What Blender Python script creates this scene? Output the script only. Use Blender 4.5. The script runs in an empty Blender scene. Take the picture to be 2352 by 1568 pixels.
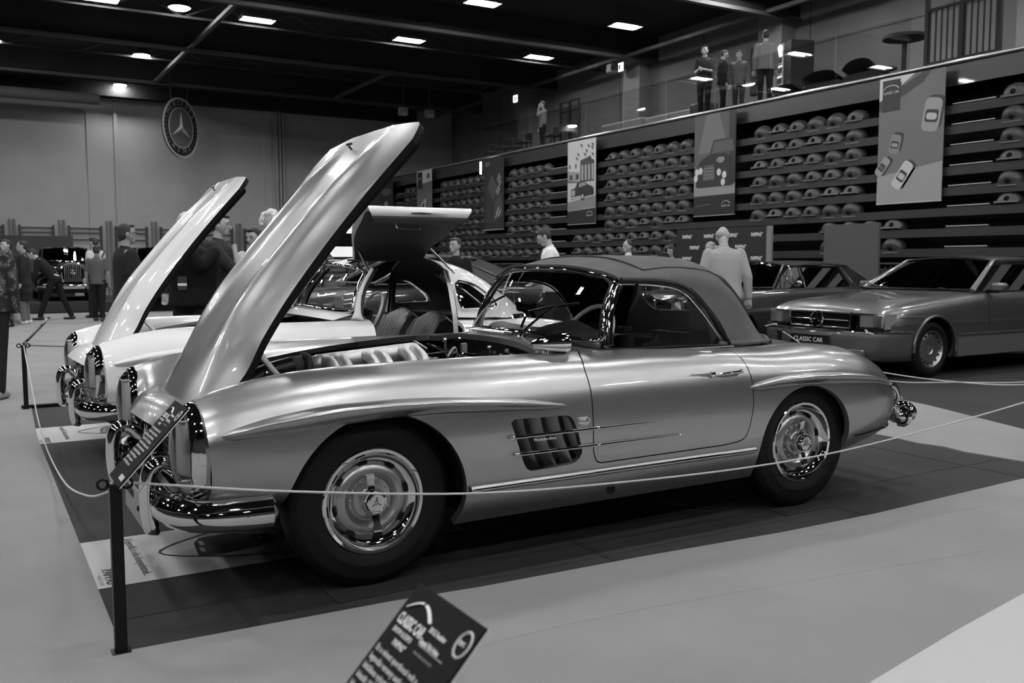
import bpy, math, random
import numpy as np
from mathutils import Vector, Matrix
S = bpy.context.scene
COL = S.collection
random.seed(7)
# ---------------- camera, world, exposure ----------------
def set_camera():
    C = (-1.35503, -4.14632, 1.28839); yaw, pitch, roll, f = 0.53356, 0.08413, -0.00108, 2117.0
    cy, sy, cp, sp = math.cos(yaw), math.sin(yaw), math.cos(pitch), math.sin(pitch)
    F = Vector((sy*cp, cy*cp, -sp)); Rr = Vector((cy, -sy, 0)); U = Rr.cross(F)
    c, s = math.cos(roll), math.sin(roll)
    R2 = c*Rr+s*U; U2 = -s*Rr+c*U
    cam = bpy.data.cameras.new('camera'); o = bpy.data.objects.new('camera', cam); COL.objects.link(o)
    m = Matrix((R2, U2, -F)).transposed().to_4x4(); m.translation = C; o.matrix_world = m
    cam.sensor_width = 36; cam.lens = f/2352*36; cam.clip_start = .05; cam.clip_end = 200
    cam.dof.use_dof = True; cam.dof.focus_distance = 4.6; cam.dof.aperture_fstop = 5.0
    S.camera = o
set_camera()
W = bpy.data.worlds.new('world'); S.world = W; W.use_nodes = True
W.node_tree.nodes['Background'].inputs[0].default_value = (.5, .5, .5, 1)
W.node_tree.nodes['Background'].inputs[1].default_value = .12
S.view_settings.view_transform = 'Standard'; S.view_settings.look = 'None'
S.view_settings.exposure = 0.0; S.view_settings.gamma = 1; S.view_settings.use_curve_mapping = False
LAMP_E = 240.0
# ---------------- materials ----------------
MATS = {}
def mat(name, g=.5, rough=.5, metal=0., coat=0., emit=0., bump=0., bscale=40., var=0., vscale=3., spec=.5, glass=False, refl=1.):
    if name in MATS: return MATS[name]
    m = bpy.data.materials.new(name); m.use_nodes = True; nt = m.node_tree; N = nt.nodes; L = nt.links
    b = N['Principled BSDF']
    if glass:
        out = N['Material Output']; N.remove(b)
        t = N.new('ShaderNodeBsdfTransparent'); t.inputs[0].default_value = (g, g, g, 1)
        gl = N.new('ShaderNodeBsdfGlossy'); gl.inputs['Roughness'].default_value = rough; gl.inputs[0].default_value = (1, 1, 1, 1)
        fr = N.new('ShaderNodeFresnel'); fr.inputs[0].default_value = 1.5
        mu = N.new('ShaderNodeMath'); mu.operation = 'MULTIPLY'; mu.inputs[1].default_value = refl
        mx = N.new('ShaderNodeMixShader'); L.new(fr.outputs[0], mu.inputs[0]); L.new(mu.outputs[0], mx.inputs[0])
        L.new(t.outputs[0], mx.inputs[1]); L.new(gl.outputs[0], mx.inputs[2]); L.new(mx.outputs[0], out.inputs[0])
        MATS[name] = m; return m
    b.inputs['Base Color'].default_value = (g, g, g, 1); b.inputs['Roughness'].default_value = rough
    b.inputs['Metallic'].default_value = metal; b.inputs['Coat Weight'].default_value = coat
    b.inputs['Coat Roughness'].default_value = .03; b.inputs['Specular IOR Level'].default_value = spec
    if emit:
        b.inputs['Emission Color'].default_value = (1, 1, 1, 1); b.inputs['Emission Strength'].default_value = emit
    tc = N.new('ShaderNodeTexCoord') if (bump or var) else None
    if var:
        n = N.new('ShaderNodeTexNoise'); n.inputs['Scale'].default_value = vscale; n.inputs['Detail'].default_value = 5
        L.new(tc.outputs['Object'], n.inputs['Vector'])
        r = N.new('ShaderNodeMapRange'); r.inputs['From Min'].default_value = .3; r.inputs['From Max'].default_value = .7
        r.inputs['To Min'].default_value = g*(1-var); r.inputs['To Max'].default_value = g*(1+var)
        L.new(n.outputs[0], r.inputs[0]); L.new(r.outputs[0], b.inputs['Base Color'])
    if bump:
        n = N.new('ShaderNodeTexNoise'); n.inputs['Scale'].default_value = bscale; n.inputs['Detail'].default_value = 3
        L.new(tc.outputs['Object'], n.inputs['Vector'])
        bp = N.new('ShaderNodeBump'); bp.inputs['Strength'].default_value = bump; bp.inputs['Distance'].default_value = .01
        L.new(n.outputs[0], bp.inputs['Height']); L.new(bp.outputs[0], b.inputs['Normal'])
    MATS[name] = m; return m
silver = mat('silver paint', .43, .33, .92, 1.)
silver2 = silver
white = mat('white paint', .88, .4, 0, 1.)
greypaint = mat('grey paint', .20, .36, .85, 1.)
darkpaint = mat('dark paint', .022, .3, 0, 1.)
chrome = mat('chrome', .78, .035, 1.)
dullmetal = mat('dull metal', .45, .35, 1.)
castmetal = mat('cast aluminium', .62, .42, .7, bump=.15, bscale=150)
rubber = mat('tyre rubber', .006, .6, spec=.25, bump=.1, bscale=90)
black = mat('black trim', .006, .35, spec=.25)
blackmat = mat('matt black', .008, .85, spec=.15)
interior = mat('dark interior', .012, .6)
leather = mat('dark leather', .03, .4, spec=.6)
canvas = mat('canvas', .12, .95, bump=.25, bscale=300, var=.12, vscale=8, spec=.2)
glassm = mat('window glass', .9, .01, glass=True, refl=1.5)
dglass = mat('tinted glass', .09, .01, glass=True, refl=1.2)
lens = mat('lens glass', .97, .03, glass=True, refl=1.1)
carpet = mat('light carpet', .29, .95, bump=.4, bscale=500, var=.07, vscale=1.5, spec=.1)
darkfloor = mat('dark mat floor', .03, .75, bump=.2, bscale=200, var=.25, vscale=1.2, spec=.3)
lampmat = mat('lamp tube', 1, .5, emit=LAMP_E)
spotmat = mat('round lamp', 1, .5, emit=LAMP_E*.8)
ceilm = mat('dark ceiling', .014, .9, var=.3, vscale=.6)
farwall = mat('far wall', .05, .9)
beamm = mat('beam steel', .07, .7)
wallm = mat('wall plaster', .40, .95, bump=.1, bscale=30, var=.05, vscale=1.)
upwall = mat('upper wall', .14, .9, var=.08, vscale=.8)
skinm = mat('skin', .36, .55, spec=.3, var=.06, vscale=20)
hairdark = mat('dark hair', .02, .6, bump=.8, bscale=120)
hairgrey = mat('grey hair', .42, .7, bump=.8, bscale=120)
whitevinyl = mat('white vinyl', .50, .5)
ink = mat('black ink', .015, .6)
whiteink = mat('white ink', .8, .6)
boardm = mat('board black', .010, .7, spec=.15)
ropem = mat('rope', .62, .7, bump=.6, bscale=300)
def grey(g, rough=.8): return mat('grey %03d' % int(g*1000+.5), g, rough)
def cloth(g): return mat('cloth %03d' % int(g*1000+.5), g, .9, bump=.25, bscale=60, spec=.15)
# ---------------- mesh helpers ----------------
A3 = lambda *a: np.array(a, float)
class MB:
    def __init__(s): s.V = []; s.F = []; s.M = []; s.n = 0
    def add(s, V, F, mi=0):
        V = np.asarray(V, float).reshape(-1, 3); s.V.append(V)
        for f in F: s.F.append(tuple(i+s.n for i in f))
        s.M += [mi]*len(F); s.n += len(V); return s
    def box(s, c, d, rz=0, mi=0, M=None):
        c = np.array(c, float); d = np.array(d, float)/2
        P = np.array([[x, y, z] for x in (-1, 1) for y in (-1, 1) for z in (-1, 1)], float)*d
        if rz: k, q = math.cos(rz), math.sin(rz); P = P@np.array([[k, q, 0], [-q, k, 0], [0, 0, 1]])
        if M is not None: P = P@np.array(M).T
        return s.add(P+c, [(0, 1, 3, 2), (4, 6, 7, 5), (0, 4, 5, 1), (2, 3, 7, 6), (0, 2, 6, 4), (1, 5, 7, 3)], mi)
    def rbox(s, lo, hi, r=.01, mi=0):      # box with chamfered edges
        lo = np.array(lo, float); hi = np.array(hi, float); c = (lo+hi)/2; d = (hi-lo)/2; r = min(r, d.min()*.95)
        P = []; 
        for sx in (-1, 1):
            for sy in (-1, 1):
                for sz in (-1, 1):
                    g = np.array([sx, sy, sz]); 
                    for k in range(3):
                        q = (d-r)*g; q[k] = d[k]*g[k]; P.append(c+q)
        I = lambda a, b, e, k: ((a*2+b)*2+e)*3+k
        F = []
        for k in range(3):
            for a in (0, 1):
                q = []
                for (u, v) in ((0, 0), (1, 0), (1, 1), (0, 1)):
                    t = [0, 0, 0]; t[k] = a; t[(k+1) % 3] = u; t[(k+2) % 3] = v; q.append(I(*t, k))
                F.append(tuple(q if a else q[::-1]))
        for k in range(3):
            k1, k2 = (k+1) % 3, (k+2) % 3
            for u in (0, 1):
                for v in (0, 1):
                    t0 = [0, 0, 0]; t0[k1] = u; t0[k2] = v; t1 = list(t0); t1[k] = 1
                    F.append((I(*t0, k1), I(*t1, k1), I(*t1, k2), I(*t0, k2)))
        for a in (0, 1):
            for b in (0, 1):
                for e in (0, 1): F.append((I(a, b, e, 0), I(a, b, e, 1), I(a, b, e, 2)))
        return s.add(P, F, mi)
    def grid(s, P, wu=False, wv=False, mi=0, flip=False):
        P = np.asarray(P, float); nu, nv = P.shape[:2]; F = []
        for i in range(nu if wu else nu-1):
            for j in range(nv if wv else nv-1):
                a, b = i*nv+j, ((i+1) % nu)*nv+j; c, d = ((i+1) % nu)*nv+(j+1) % nv, i*nv+(j+1) % nv
                F.append((a, d, c, b) if flip else (a, b, c, d))
        return s.add(P.reshape(-1, 3), F, mi)
    def tube(s, pts, r, n=8, mi=0, closed=False, flat=1., up=None):
        P = np.array(pts, float); m = len(P); r = np.broadcast_to(np.array(r, float), (m,))
        T = np.roll(P, -1, 0)-np.roll(P, 1, 0)
        if not closed: T[0] = P[1]-P[0]; T[-1] = P[-1]-P[-2]
        T /= np.linalg.norm(T, axis=1)[:, None]+1e-12
        a = np.array(up if up is not None else ([0, 0, 1] if abs(T[0][2]) < .9 else [1, 0, 0]), float); R = []
        for i in range(m):
            a = a-T[i]*(a@T[i]); a /= np.linalg.norm(a)+1e-12; b = np.cross(T[i], a)
            R.append([P[i]+r[i]*(math.cos(t)*a*flat+math.sin(t)*b) for t in np.arange(n)*2*math.pi/n])
        R = np.array(R); s.grid(R, wu=closed, wv=True, mi=mi)
        if not closed:
            k = s.n-m*n; s.F.append(tuple(k+i for i in range(n))); s.F.append(tuple(k+(m-1)*n+i for i in range(n-1, -1, -1))); s.M += [mi, mi]
        return s
    def lathe(s, prof, o, ax='z', n=32, mi=0, sc=(1, 1)):
        o = np.array(o, float); R = []
        for r, h in prof:
            row = []
            for t in np.arange(n)*2*math.pi/n:
                a, b = r*math.cos(t)*sc[0], r*math.sin(t)*sc[1]
                row.append({'z': (a, b, h), 'y': (a, h, b), 'x': (h, a, b)}[ax])
            R.append(row)
        return s.grid(np.array(R)+o, wv=True, mi=mi)
    def ell(s, c, r, n=16, m=10, mi=0, M=None):
        P = np.array([[[math.sin(p)*math.cos(t), math.sin(p)*math.sin(t), math.cos(p)] for t in np.arange(n)*2*math.pi/n] for p in np.linspace(.001, math.pi-.001, m)])*np.array(r, float)
        if M is not None: P = P@np.array(M).T
        return s.grid(P+np.array(c, float), wv=True, mi=mi, flip=True)
    def cap(s, a, b, ra, rb, n=10, mi=0):
        a, b = np.array(a, float), np.array(b, float); d = b-a; L = np.linalg.norm(d); d = d/(L+1e-9)
        pts, rs = [], []
        for t in (89.5, 60, 30, 0): pts.append(a-d*ra*math.sin(math.radians(t))); rs.append(ra*math.cos(math.radians(t)))
        for t in (0, 30, 60, 89.5): pts.append(b+d*rb*math.sin(math.radians(t))); rs.append(rb*math.cos(math.radians(t)))
        return s.tube(pts, rs, n, mi)
    def prism(s, poly, ax, a, b, mi=0):     # poly in the other two axes
        def p(u, v, w): return {'x': (w, u, v), 'y': (u, w, v), 'z': (u, v, w)}[ax]
        n = len(poly); V = [p(u, v, a) for u, v in poly]+[p(u, v, b) for u, v in poly]
        return s.add(V, [tuple(range(n)), tuple(range(2*n-1, n-1, -1))]+[(i, (i+1) % n, n+(i+1) % n, n+i) for i in range(n)], mi)
    def poly(s, pts, mi=0): return s.add(pts, [tuple(range(len(pts)))], mi)
    def arr(s): return (np.concatenate(s.V) if s.V else np.zeros((0, 3))), s.F
def link(o, parent=None):
    COL.objects.link(o)
    if parent is not None: o.parent = parent
    return o
def obj(name, mb, m, parent=None, smooth=True, ang=40, off=None):
    me = bpy.data.meshes.new(name); V, F = mb.arr()
    if off is not None: V = V-np.array(off)
    me.from_pydata(V.tolist(), [], F); ms = m if isinstance(m, (list, tuple)) else [m]
    for x in ms: me.materials.append(x)
    if len(ms) > 1: me.polygons.foreach_set('material_index', mb.M)
    me.update()
    if smooth:
        me.shade_smooth(); me.set_sharp_from_angle(angle=math.radians(ang))
    o = bpy.data.objects.new(name, me); link(o, parent)
    return o
def tag(o, label, cat, group=None, kind=None):
    if label: o['label'] = label
    if cat: o['category'] = cat
    if group: o['group'] = group
    if kind: o['kind'] = kind
    return o
def thing(name, label, cat, loc=(0, 0, 0), rz=0, group=None):
    o = bpy.data.objects.new(name, None); COL.objects.link(o); o.location = loc; o.rotation_euler = (0, 0, rz)
    o.empty_display_size = .1
    return tag(o, label, cat, group)
def struct(name, mb, m, smooth=False):
    o = obj(name, mb, m, None, smooth); o['kind'] = 'structure'; return o
def copy_tree(o, parent=None):
    c = o.copy(); COL.objects.link(c); c.parent = parent
    for ch in list(o.children): copy_tree(ch, c)
    return c
def text(name, s, size, m, O, X, Y, parent, ext=.0006, align='LEFT', bold=0., sx=1.):
    cu = bpy.data.curves.new(name, 'FONT'); cu.body = s; cu.size = size; cu.extrude = ext; cu.align_x = align; cu.offset = bold; cu.resolution_u = 2
    cu.space_line = 1.0
    t = bpy.data.objects.new('tmp', cu); COL.objects.link(t); bpy.context.view_layer.update()
    me = bpy.data.meshes.new_from_object(t.evaluated_get(bpy.context.evaluated_depsgraph_get()))
    bpy.data.objects.remove(t); X = Vector(X).normalized(); Y = Vector(Y); Y = (Y-X*Y.dot(X)).normalized(); Z = X.cross(Y)
    M4 = Matrix((X*sx, Y, Z)).transposed().to_4x4(); M4.translation = Vector(O); me.transform(M4)
    me.materials.clear(); me.materials.append(m); o = bpy.data.objects.new(name, me); link(o, parent); return o
def cr(keys, xs, k=0):                     # smooth monotone-ish interpolation of key rows over column k
    K = np.array(keys, float); x = K[:, k]; out = np.zeros((len(xs), K.shape[1])); h = np.diff(x)
    d = np.diff(K, axis=0)/h[:, None]; n = len(x); m = np.zeros_like(K)
    m[0], m[-1] = d[0], d[-1]
    for i in range(1, n-1):
        w1, w2 = 2*h[i]+h[i-1], h[i]+2*h[i-1]
        with np.errstate(all='ignore'): hm = (w1+w2)/(w1/d[i-1]+w2/d[i])
        m[i] = np.where(d[i-1]*d[i] > 0, hm, 0)
    for j, X in enumerate(xs):
        i = int(np.clip(np.searchsorted(x, X)-1, 0, n-2)); t = (X-x[i])/h[i]
        out[j] = (2*t**3-3*t*t+1)*K[i]+(t**3-2*t*t+t)*h[i]*m[i]+(-2*t**3+3*t*t)*K[i+1]+(t**3-t*t)*h[i]*m[i+1]
    return out
def cat(P, n, closed=False):               # Catmull-Rom through points, n samples per span
    P = np.array(P, float); m = len(P); out = []
    g = (lambda i: P[i % m]) if closed else (lambda i: P[i] if 0 <= i < m else (2*P[0]-P[1] if i < 0 else 2*P[-1]-P[-2]))
    for i in range(m if closed else m-1):
        p0, p1, p2, p3 = g(i-1), g(i), g(i+1), g(i+2)
        for t in np.arange(n)/n:
            out.append(.5*((2*p1)+(p2-p0)*t+(2*p0-5*p1+4*p2-p3)*t*t+(-p0+3*p1-3*p2+p3)*t**3))
    if not closed: out.append(P[-1])
    return np.array(out)
def clip(V, F, f):                          # keep the part of the surface where f >= 0
    V = np.asarray(V, float); val = f(V); keep = val >= 0; nv = [tuple(v) for v in V]; E = {}; G = []
    def cut(a, b):
        k = (a, b) if a < b else (b, a)
        if k not in E:
            t = val[a]/(val[a]-val[b]); E[k] = len(nv); nv.append(tuple(V[a]+(V[b]-V[a])*t))
        return E[k]
    for q in F:
        c = [keep[i] for i in q]
        if all(c): G.append(q); continue
        if not any(c): continue
        o = []
        for i in range(len(q)):
            a, b = q[i], q[(i+1) % len(q)]
            if keep[a]: o.append(a)
            if keep[a] != keep[b]: o.append(cut(a, b))
        if len(o) > 2: G.append(tuple(o))
    used = sorted({i for q in G for i in q}); mp = {u: i for i, u in enumerate(used)}; nv = np.array(nv)
    return nv[used] if used else np.zeros((0, 3)), [tuple(mp[i] for i in q) for q in G]
def sdpoly(poly, U):                        # signed distance (inside positive) to polygon
    P = np.array(poly, float); d = np.full(len(U), 1e9); ins = np.zeros(len(U), bool)
    for i in range(len(P)):
        a, b = P[i], P[(i+1) % len(P)]; e = b-a; w = U-a
        t = np.clip((w@e)/(e@e+1e-12), 0, 1); d = np.minimum(d, np.linalg.norm(w-t[:, None]*e, axis=1))
        c = ((a[1] <= U[:, 1]) & (b[1] > U[:, 1])) | ((b[1] <= U[:, 1]) & (a[1] > U[:, 1]))
        with np.errstate(all='ignore'): xs = a[0]+(U[:, 1]-a[1])/(e[1] if e[1] else 1e-12)*e[0]
        ins ^= c & (U[:, 0] < xs)
    return np.where(ins, d, -d)
def rounded(poly, r=.05, n=5):              # round the corners of a polygon
    P = np.array(poly, float); m = len(P); out = []
    for i in range(m):
        a, b, c = P[i-1], P[i], P[(i+1) % m]; u = a-b; v = c-b; lu, lv = np.linalg.norm(u), np.linalg.norm(v)
        k = min(r, lu*.45, lv*.45); p, q = b+u/lu*k, b+v/lv*k
        for t in np.linspace(0, 1, n): out.append((1-t)**2*p+2*t*(1-t)*b+t*t*q)
    return np.array(out)
def vnorm(V, F):
    N = np.zeros_like(V)
    for q in F:
        n = np.cross(V[q[1]]-V[q[0]], V[q[2]]-V[q[0]])
        for i in q: N[i] += n
    return N/(np.linalg.norm(N, axis=1)[:, None]+1e-12)
def lip(mb, V, F, depth, sel=None, mi=0, inward=None):   # folded edge along open borders
    N = vnorm(V, F); cnt = {}
    for q in F:
        for i in range(len(q)):
            a, b = q[i], q[(i+1) % len(q)]; k = (min(a, b), max(a, b)); cnt[k] = cnt.get(k, 0)+1
    P, G = [], []
    for (a, b), c in cnt.items():
        if c != 1 or (sel is not None and not (sel[a] and sel[b])): continue
        da = (-N[a] if inward is None else inward(V[a]))*depth; db = (-N[b] if inward is None else inward(V[b]))*depth
        k = len(P); P += [V[a], V[b], V[b]+db, V[a]+da]; G.append((k, k+1, k+2, k+3))
    mb.add(np.array(P).reshape(-1, 3), G, mi)
# ---------------- the hall ----------------
YB = 34.0; XU = 18.0; ZC = 8.5
struct('floor', MB().box((2, 8, -.05), (60, 60, .1)), darkfloor)
struct('ceiling', MB().box((0, 7, ZC+.1), (44, 60, .2)), ceilm)
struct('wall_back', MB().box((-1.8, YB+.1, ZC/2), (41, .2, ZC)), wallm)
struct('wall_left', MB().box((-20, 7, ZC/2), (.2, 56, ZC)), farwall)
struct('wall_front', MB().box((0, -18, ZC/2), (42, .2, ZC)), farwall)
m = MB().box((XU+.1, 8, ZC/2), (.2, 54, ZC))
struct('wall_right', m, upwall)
m = MB()
for i in range(-3, 7): m.box((XU-.01, 4.1*i+5, 6.3), (.02, .012, 4)); 
m.box((XU-.01, 8, 7.0), (.02, 50, .012)); struct('trim_1', m, grey(.05))
# dark soffit above the back wall
struct('trim_2', MB().box((-3, YB-.3, 8.0), (38, .6, 1.0)), ceilm)
# ceiling beams across the hall and along it
k = 2
for y in (-4, 1.9, 7.75, 13.6, 19.45, 25.3, 31.15):
    k += 1; struct('trim_%d' % k, MB().box((-1, y, 7.72), (38, .16, .1)), beamm); k += 1; struct('trim_%d' % k, MB().box((-1, y, 8.2), (38, .06, .8)), ceilm)
for x, y0, y1 in ((4.75, 19.45, 31.15), (16.8, -8, 33.5), (-7, 19.45, 31.15), (11.4, 25.3, 31.15)):
    k += 1; struct('trim_%d' % k, MB().box((x, (y0+y1)/2, 7.78), (.12, y1-y0, .1)), beamm)
# trusses hidden in the dark
m = MB()
for y in (22.4, 28.2, 33):
    for i in range(16):
        x = -14+2*i
        m.tube([(x, y, 7.95), (x+1, y, 8.4)], .03, 5); m.tube([(x+1, y, 8.4), (x+2, y, 7.95)], .03, 5)
    m.box((2, y, 7.95), (34, .06, .06))
k += 1; struct('trim_%d' % k, m, grey(.035))
# pillars on the back wall and on the upper wall
for x, w in ((3.74, .12), (9.85, .3)):
    k += 1; m = MB()
    if w > .2:
        for q in (-.18, -.04, .1): m.box((x+q+.2, YB-.09, ZC/2+1), (.07, .14, ZC-2))
        m.box((x-.35, YB-.04, ZC/2), (.3, .08, ZC))
    else: m.box((x, YB-.05, ZC/2), (w, .1, ZC)).box((x-.75, YB-.02, ZC/2), (.5, .04, ZC))
    struct('trim_%d' % k, m, wallm)
for y in (6.9, 14.15, 20.15, 26.9):
    k += 1; struct('trim_%d' % k, MB().box((XU-.25, y, 6.6), (.5, .85, 3.8)), grey(.17))
# ceiling lamps
def make_lamp():
    t = thing('ceiling_lamp', '', 'ceiling lamp', (0, 0, 8.0), 0, 'tube lamps under the hall ceiling')
    obj('housing', MB().rbox((-.46, -.24, .05), (.46, .24, .11), .02).box((0, -.24, .03), (.92, .015, .09)).box((0, .24, .03), (.92, .015, .09)).box((-.46, 0, .03), (.015, .48, .09)).box((.46, 0, .03), (.015, .48, .09)), grey(.06), t)
    m = MB()
    for i in (-1, 1):
        for j in (-1, 1): m.cap((i*.2-.16+j*.03, j*.1, .03), (i*.2+.16+j*.03, j*.1, .03), .035, .035, 8)
    obj('tube', m, lampmat, t)
    return t
first = None
vis = {0: 'twin tube ceiling lamp at top left above the raised silver hood', }
names = {1.86: 'tube lamp cut by the top edge of the picture at the left',
         5.88: 'glowing tube lamp to the right of the large round lamp',
         10.44: 'glowing tube lamp in the middle of the dark ceiling',
         15.06: 'glowing tube lamp nearest the upper wall with the pillars'}
for y in (21.9, 17.3, 12.7, 8.1, 3.5, -1.1, -5.7, -10.3):
    for x in (-12.0, -7.4, -2.9, 1.86, 5.88, 10.44, 15.06):
        if y > 20 and x < 1: continue
        if first is None: o = first = make_lamp()
        else: o = copy_tree(first)
        o.location = (x, y, 8.0)
        if y > 20: o['label'] = names[x]
        else: o['label'] = 'lit tube lamp on the ceiling outside the picture'
def round_lamp(x, y, z, label, r=.28):
    t = thing('round_lamp', label, 'ceiling lamp', (x, y, z), 0, 'round lamps under the ceiling')
    obj('housing', MB().lathe([(.02, .3), (.15, .28), (r*.8, .12), (r+.03, 0), (r, -.01)], (0, 0, 0)), grey(.06), t)
    obj('lamp_disc', MB().lathe([(r, 0), (r*.7, -.05), (.001, -.06)], (0, 0, 0)), spotmat, t)
round_lamp(3.78, 21.7, 8., 'large round lamp at the top edge left of the tube lamps', .27)
round_lamp(3.83, 28.1, 8., 'medium round lamp above the back wall emblem', .25)
round_lamp(3.86, 33.2, 7.9, 'small round lamp low on the ceiling near the back wall', .22)
round_lamp(-.35, 28.3, 8., 'round lamp cut by the left edge of the picture', .25)
# small unlit ceiling devices
def device(x, y, z, label):
    t = thing('ceiling_speaker', label, 'speaker', (x, y, z)); obj('case', MB().rbox((-.16, -.14, -.2), (.16, .14, .1), .03), grey(.3), t)
    obj('rod', MB().tube([(0, 0, .1), (0, 0, ZC-z)], .015, 6), grey(.1), t)
device(17.0, 20.5, 7.65, 'small pale box hanging near the ceiling left of the exit sign')
device(13.2, 28.6, 7.1, 'pale hanging box left of its twin below the middle beam')
device(14.3, 28.6, 7.1, 'pale hanging box right of its twin below the middle beam')
# duct along the back at left
tag(obj('air_duct', MB().tube([(-14, 32.2, 7.15), (3.0, 32.2, 7.15)], .2, 16), grey(.14)), 'long grey round air duct hanging in front of the back wall', 'duct')
# exit signs
for i, (x, y, z, l) in enumerate(((17.55, 27.50, 7.75, 'small glowing exit sign beside the farther upper pillar'), (17.55, 20.755, 7.75, 'small glowing exit sign beside the nearer upper pillar'))):
    t = thing('exit_sign', l, 'exit sign', (x, y, z)); obj('panel', MB().rbox((-.03, -.2, -.13), (.03, .2, .13), .01), mat('sign lit', .8, .5, emit=3), t)
    obj('pictogram', MB().box((-.034, .05, 0), (.006, .08, .16)).box((-.034, -.08, 0), (.006, .1, .03)), grey(.1), t)
# gym wall bars on the back wall
def wall_bars():
    t = thing('wall_bars', '', 'wall bars', (0, YB, 0), 0, 'wall bars along the back wall')
    for x in (.05, 1.15): obj('upright', MB().box((x, -.12, 1.42), (.07, .14, 2.6)), grey(.06), t)
    for z in (2.62, 2.45, 2.2, 1.7, 1.45, 1.2, .95, .7): obj('rung', MB().tube([(0.05, -.14, z), (1.15, -.14, z)], .028, 8), grey(.07), t)
    obj('rail', MB().box((-.12, -.05, 1.5), (.09, .1, 2.85)).box((-.26, -.05, 1.5), (.05, .1, 2.85)), grey(.16), t)
    return t
w0 = None
for i in range(12):
    o = wall_bars() if w0 is None else copy_tree(w0)
    w0 = w0 or o; o.location.x = -2.9+1.62*i; o['label'] = 'dark wooden wall bars on the back wall behind the crowd'
# ---------------- emblem on the back wall ----------------
def emblem():
    c = A3(5.55, 31.2, 6.2); a = math.radians(-42); ux = A3(math.cos(a), -math.sin(a)*-1, 0); ux = A3(math.cos(math.radians(44)), math.sin(math.radians(44)), 0); uz = A3(0, 0, 1); n = np.cross(ux, uz)
    t = thing('round_emblem_sign', 'large round badge with three pointed star hanging before the back wall', 'sign', tuple(c))
    R = 1.07; N = 64
    def ring(r0, r1, h0, h1, name, m):
        mb = MB(); P = []
        for r, h in ((r0, h0), (r1, h0), (r1, h1), (r0, h1)):
            P.append([ux*r*math.cos(q)+uz*r*math.sin(q)+n*h for q in np.arange(N)*2*math.pi/N])
        mb.grid(np.array(P), wu=True, wv=True); obj(name, mb, m, t)
    ring(.001, R, 0, .05, 'disc', grey(.02)); ring(R-.07, R, .05, .07, 'rim', grey(.5)); ring(.001, .70, .05, .058, 'centre_field', grey(.14)); ring(.69, .73, .05, .07, 'inner_ring', grey(.4))
    m = MB()
    for q in range(-8, 9):
        z = q*.08; w = math.sqrt(max(.66**2-z*z, 0)); p = n*.062
        m.poly([ux*-w+uz*z+p, ux*w+uz*z+p, ux*w+uz*(z+.02)+p, ux*-w+uz*(z+.02)+p])
    obj('ribbing', m, grey(.22), t)
    m = MB()
    for q in (90, 210, 330):
        d = ux*math.cos(math.radians(q))+uz*math.sin(math.radians(q)); e = np.cross(d, n); l = d*.08-0*e
        f = d*.62+n*.07; o0 = n*.13; s1 = (ux*math.cos(math.radians(q+60))+uz*math.sin(math.radians(q+60)))*.12+n*.07; s2 = (ux*math.cos(math.radians(q-60))+uz*math.sin(math.radians(q-60)))*.12+n*.07
        m.poly([o0, s1, f]); m.poly([o0, f, s2])
    obj('star', m, grey(.55), t, smooth=False)
    def arc(s, a0, a1, r, size, flipped=False):
        for i, chh in enumerate(s):
            q = math.radians(a0+(a1-a0)*i/(len(s)-1)); d = ux*math.cos(q)+uz*math.sin(q); e = ux*math.sin(q)-uz*math.cos(q)
            if flipped: e, dd = -e, -d
            else: dd = d
            o = d*r+n*.06-e*size*.33 if not flipped else d*(r+.14)+n*.06-e*size*.33
            text('letter', chh, size, grey(.3), o, e, dd, t, ext=.004)
    for q in (-.5, .5): obj('hanging_wire', MB().tube([ux*q+uz*1.0, ux*q+uz*2.32], .012, 5), grey(.05), t)
    arc('MERCEDES', 146, 34, .80, .26); arc('BENZ', 236, 304, .74, .26, True)
    m = MB()
    for sgn in (-1, 1):
        for i in range(7):
            q = math.radians(-38+i*9.5+(0)); q = q if sgn > 0 else math.pi-q
            for w in (-.09, .09):
                r = .88+w*.6; d = ux*math.cos(q+.05*sgn)+uz*math.sin(q+.05*sgn); b = ux*math.cos(q-.06*sgn)+uz*math.sin(q-.06*sgn); p = n*.06
                m.poly([b*.88+p, (d*.5+b*.5)*(r+.02)+p, d*(r+.03)+p, (d*.6+b*.4)*(.88+w*.2)+p])
    obj('laurel', m, grey(.2), t, smooth=False)
emblem()
# ---------------- grandstand ----------------
XT = 14.0
m = MB()
for i in range(9):
    z = 4.34-.361*i
    m.box((XT-.08-.012*i, 14, z-.335), (.12, 36, .15))
struct('trim_40', m, mat('stand boards', .022, .6))
struct('trim_41', MB().box((XT+.55, 14, 2.2), (.1, 36, 4.4)), blackmat)
struct('trim_42', MB().box((16, 8, 4.78), (4.1, 48, .14)), grey(.05))
struct('trim_43', MB().box((XT-.03, 8, 4.62), (.06, 48, .36)), mat('fascia', .03, .3, coat=.3))
struct('trim_44', MB().rbox((XT-.12, -16, 4.82), (XT+.04, 32, 4.88), .02), mat('ledge metal', .5, .3, .8))
struct('trim_45', MB().box((XT-.1, 32.9, 2.4), (.2, 2.0, 4.9)).box((16.0, 32.2, 2.4), (4, .2, 4.9)), grey(.06))
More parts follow.
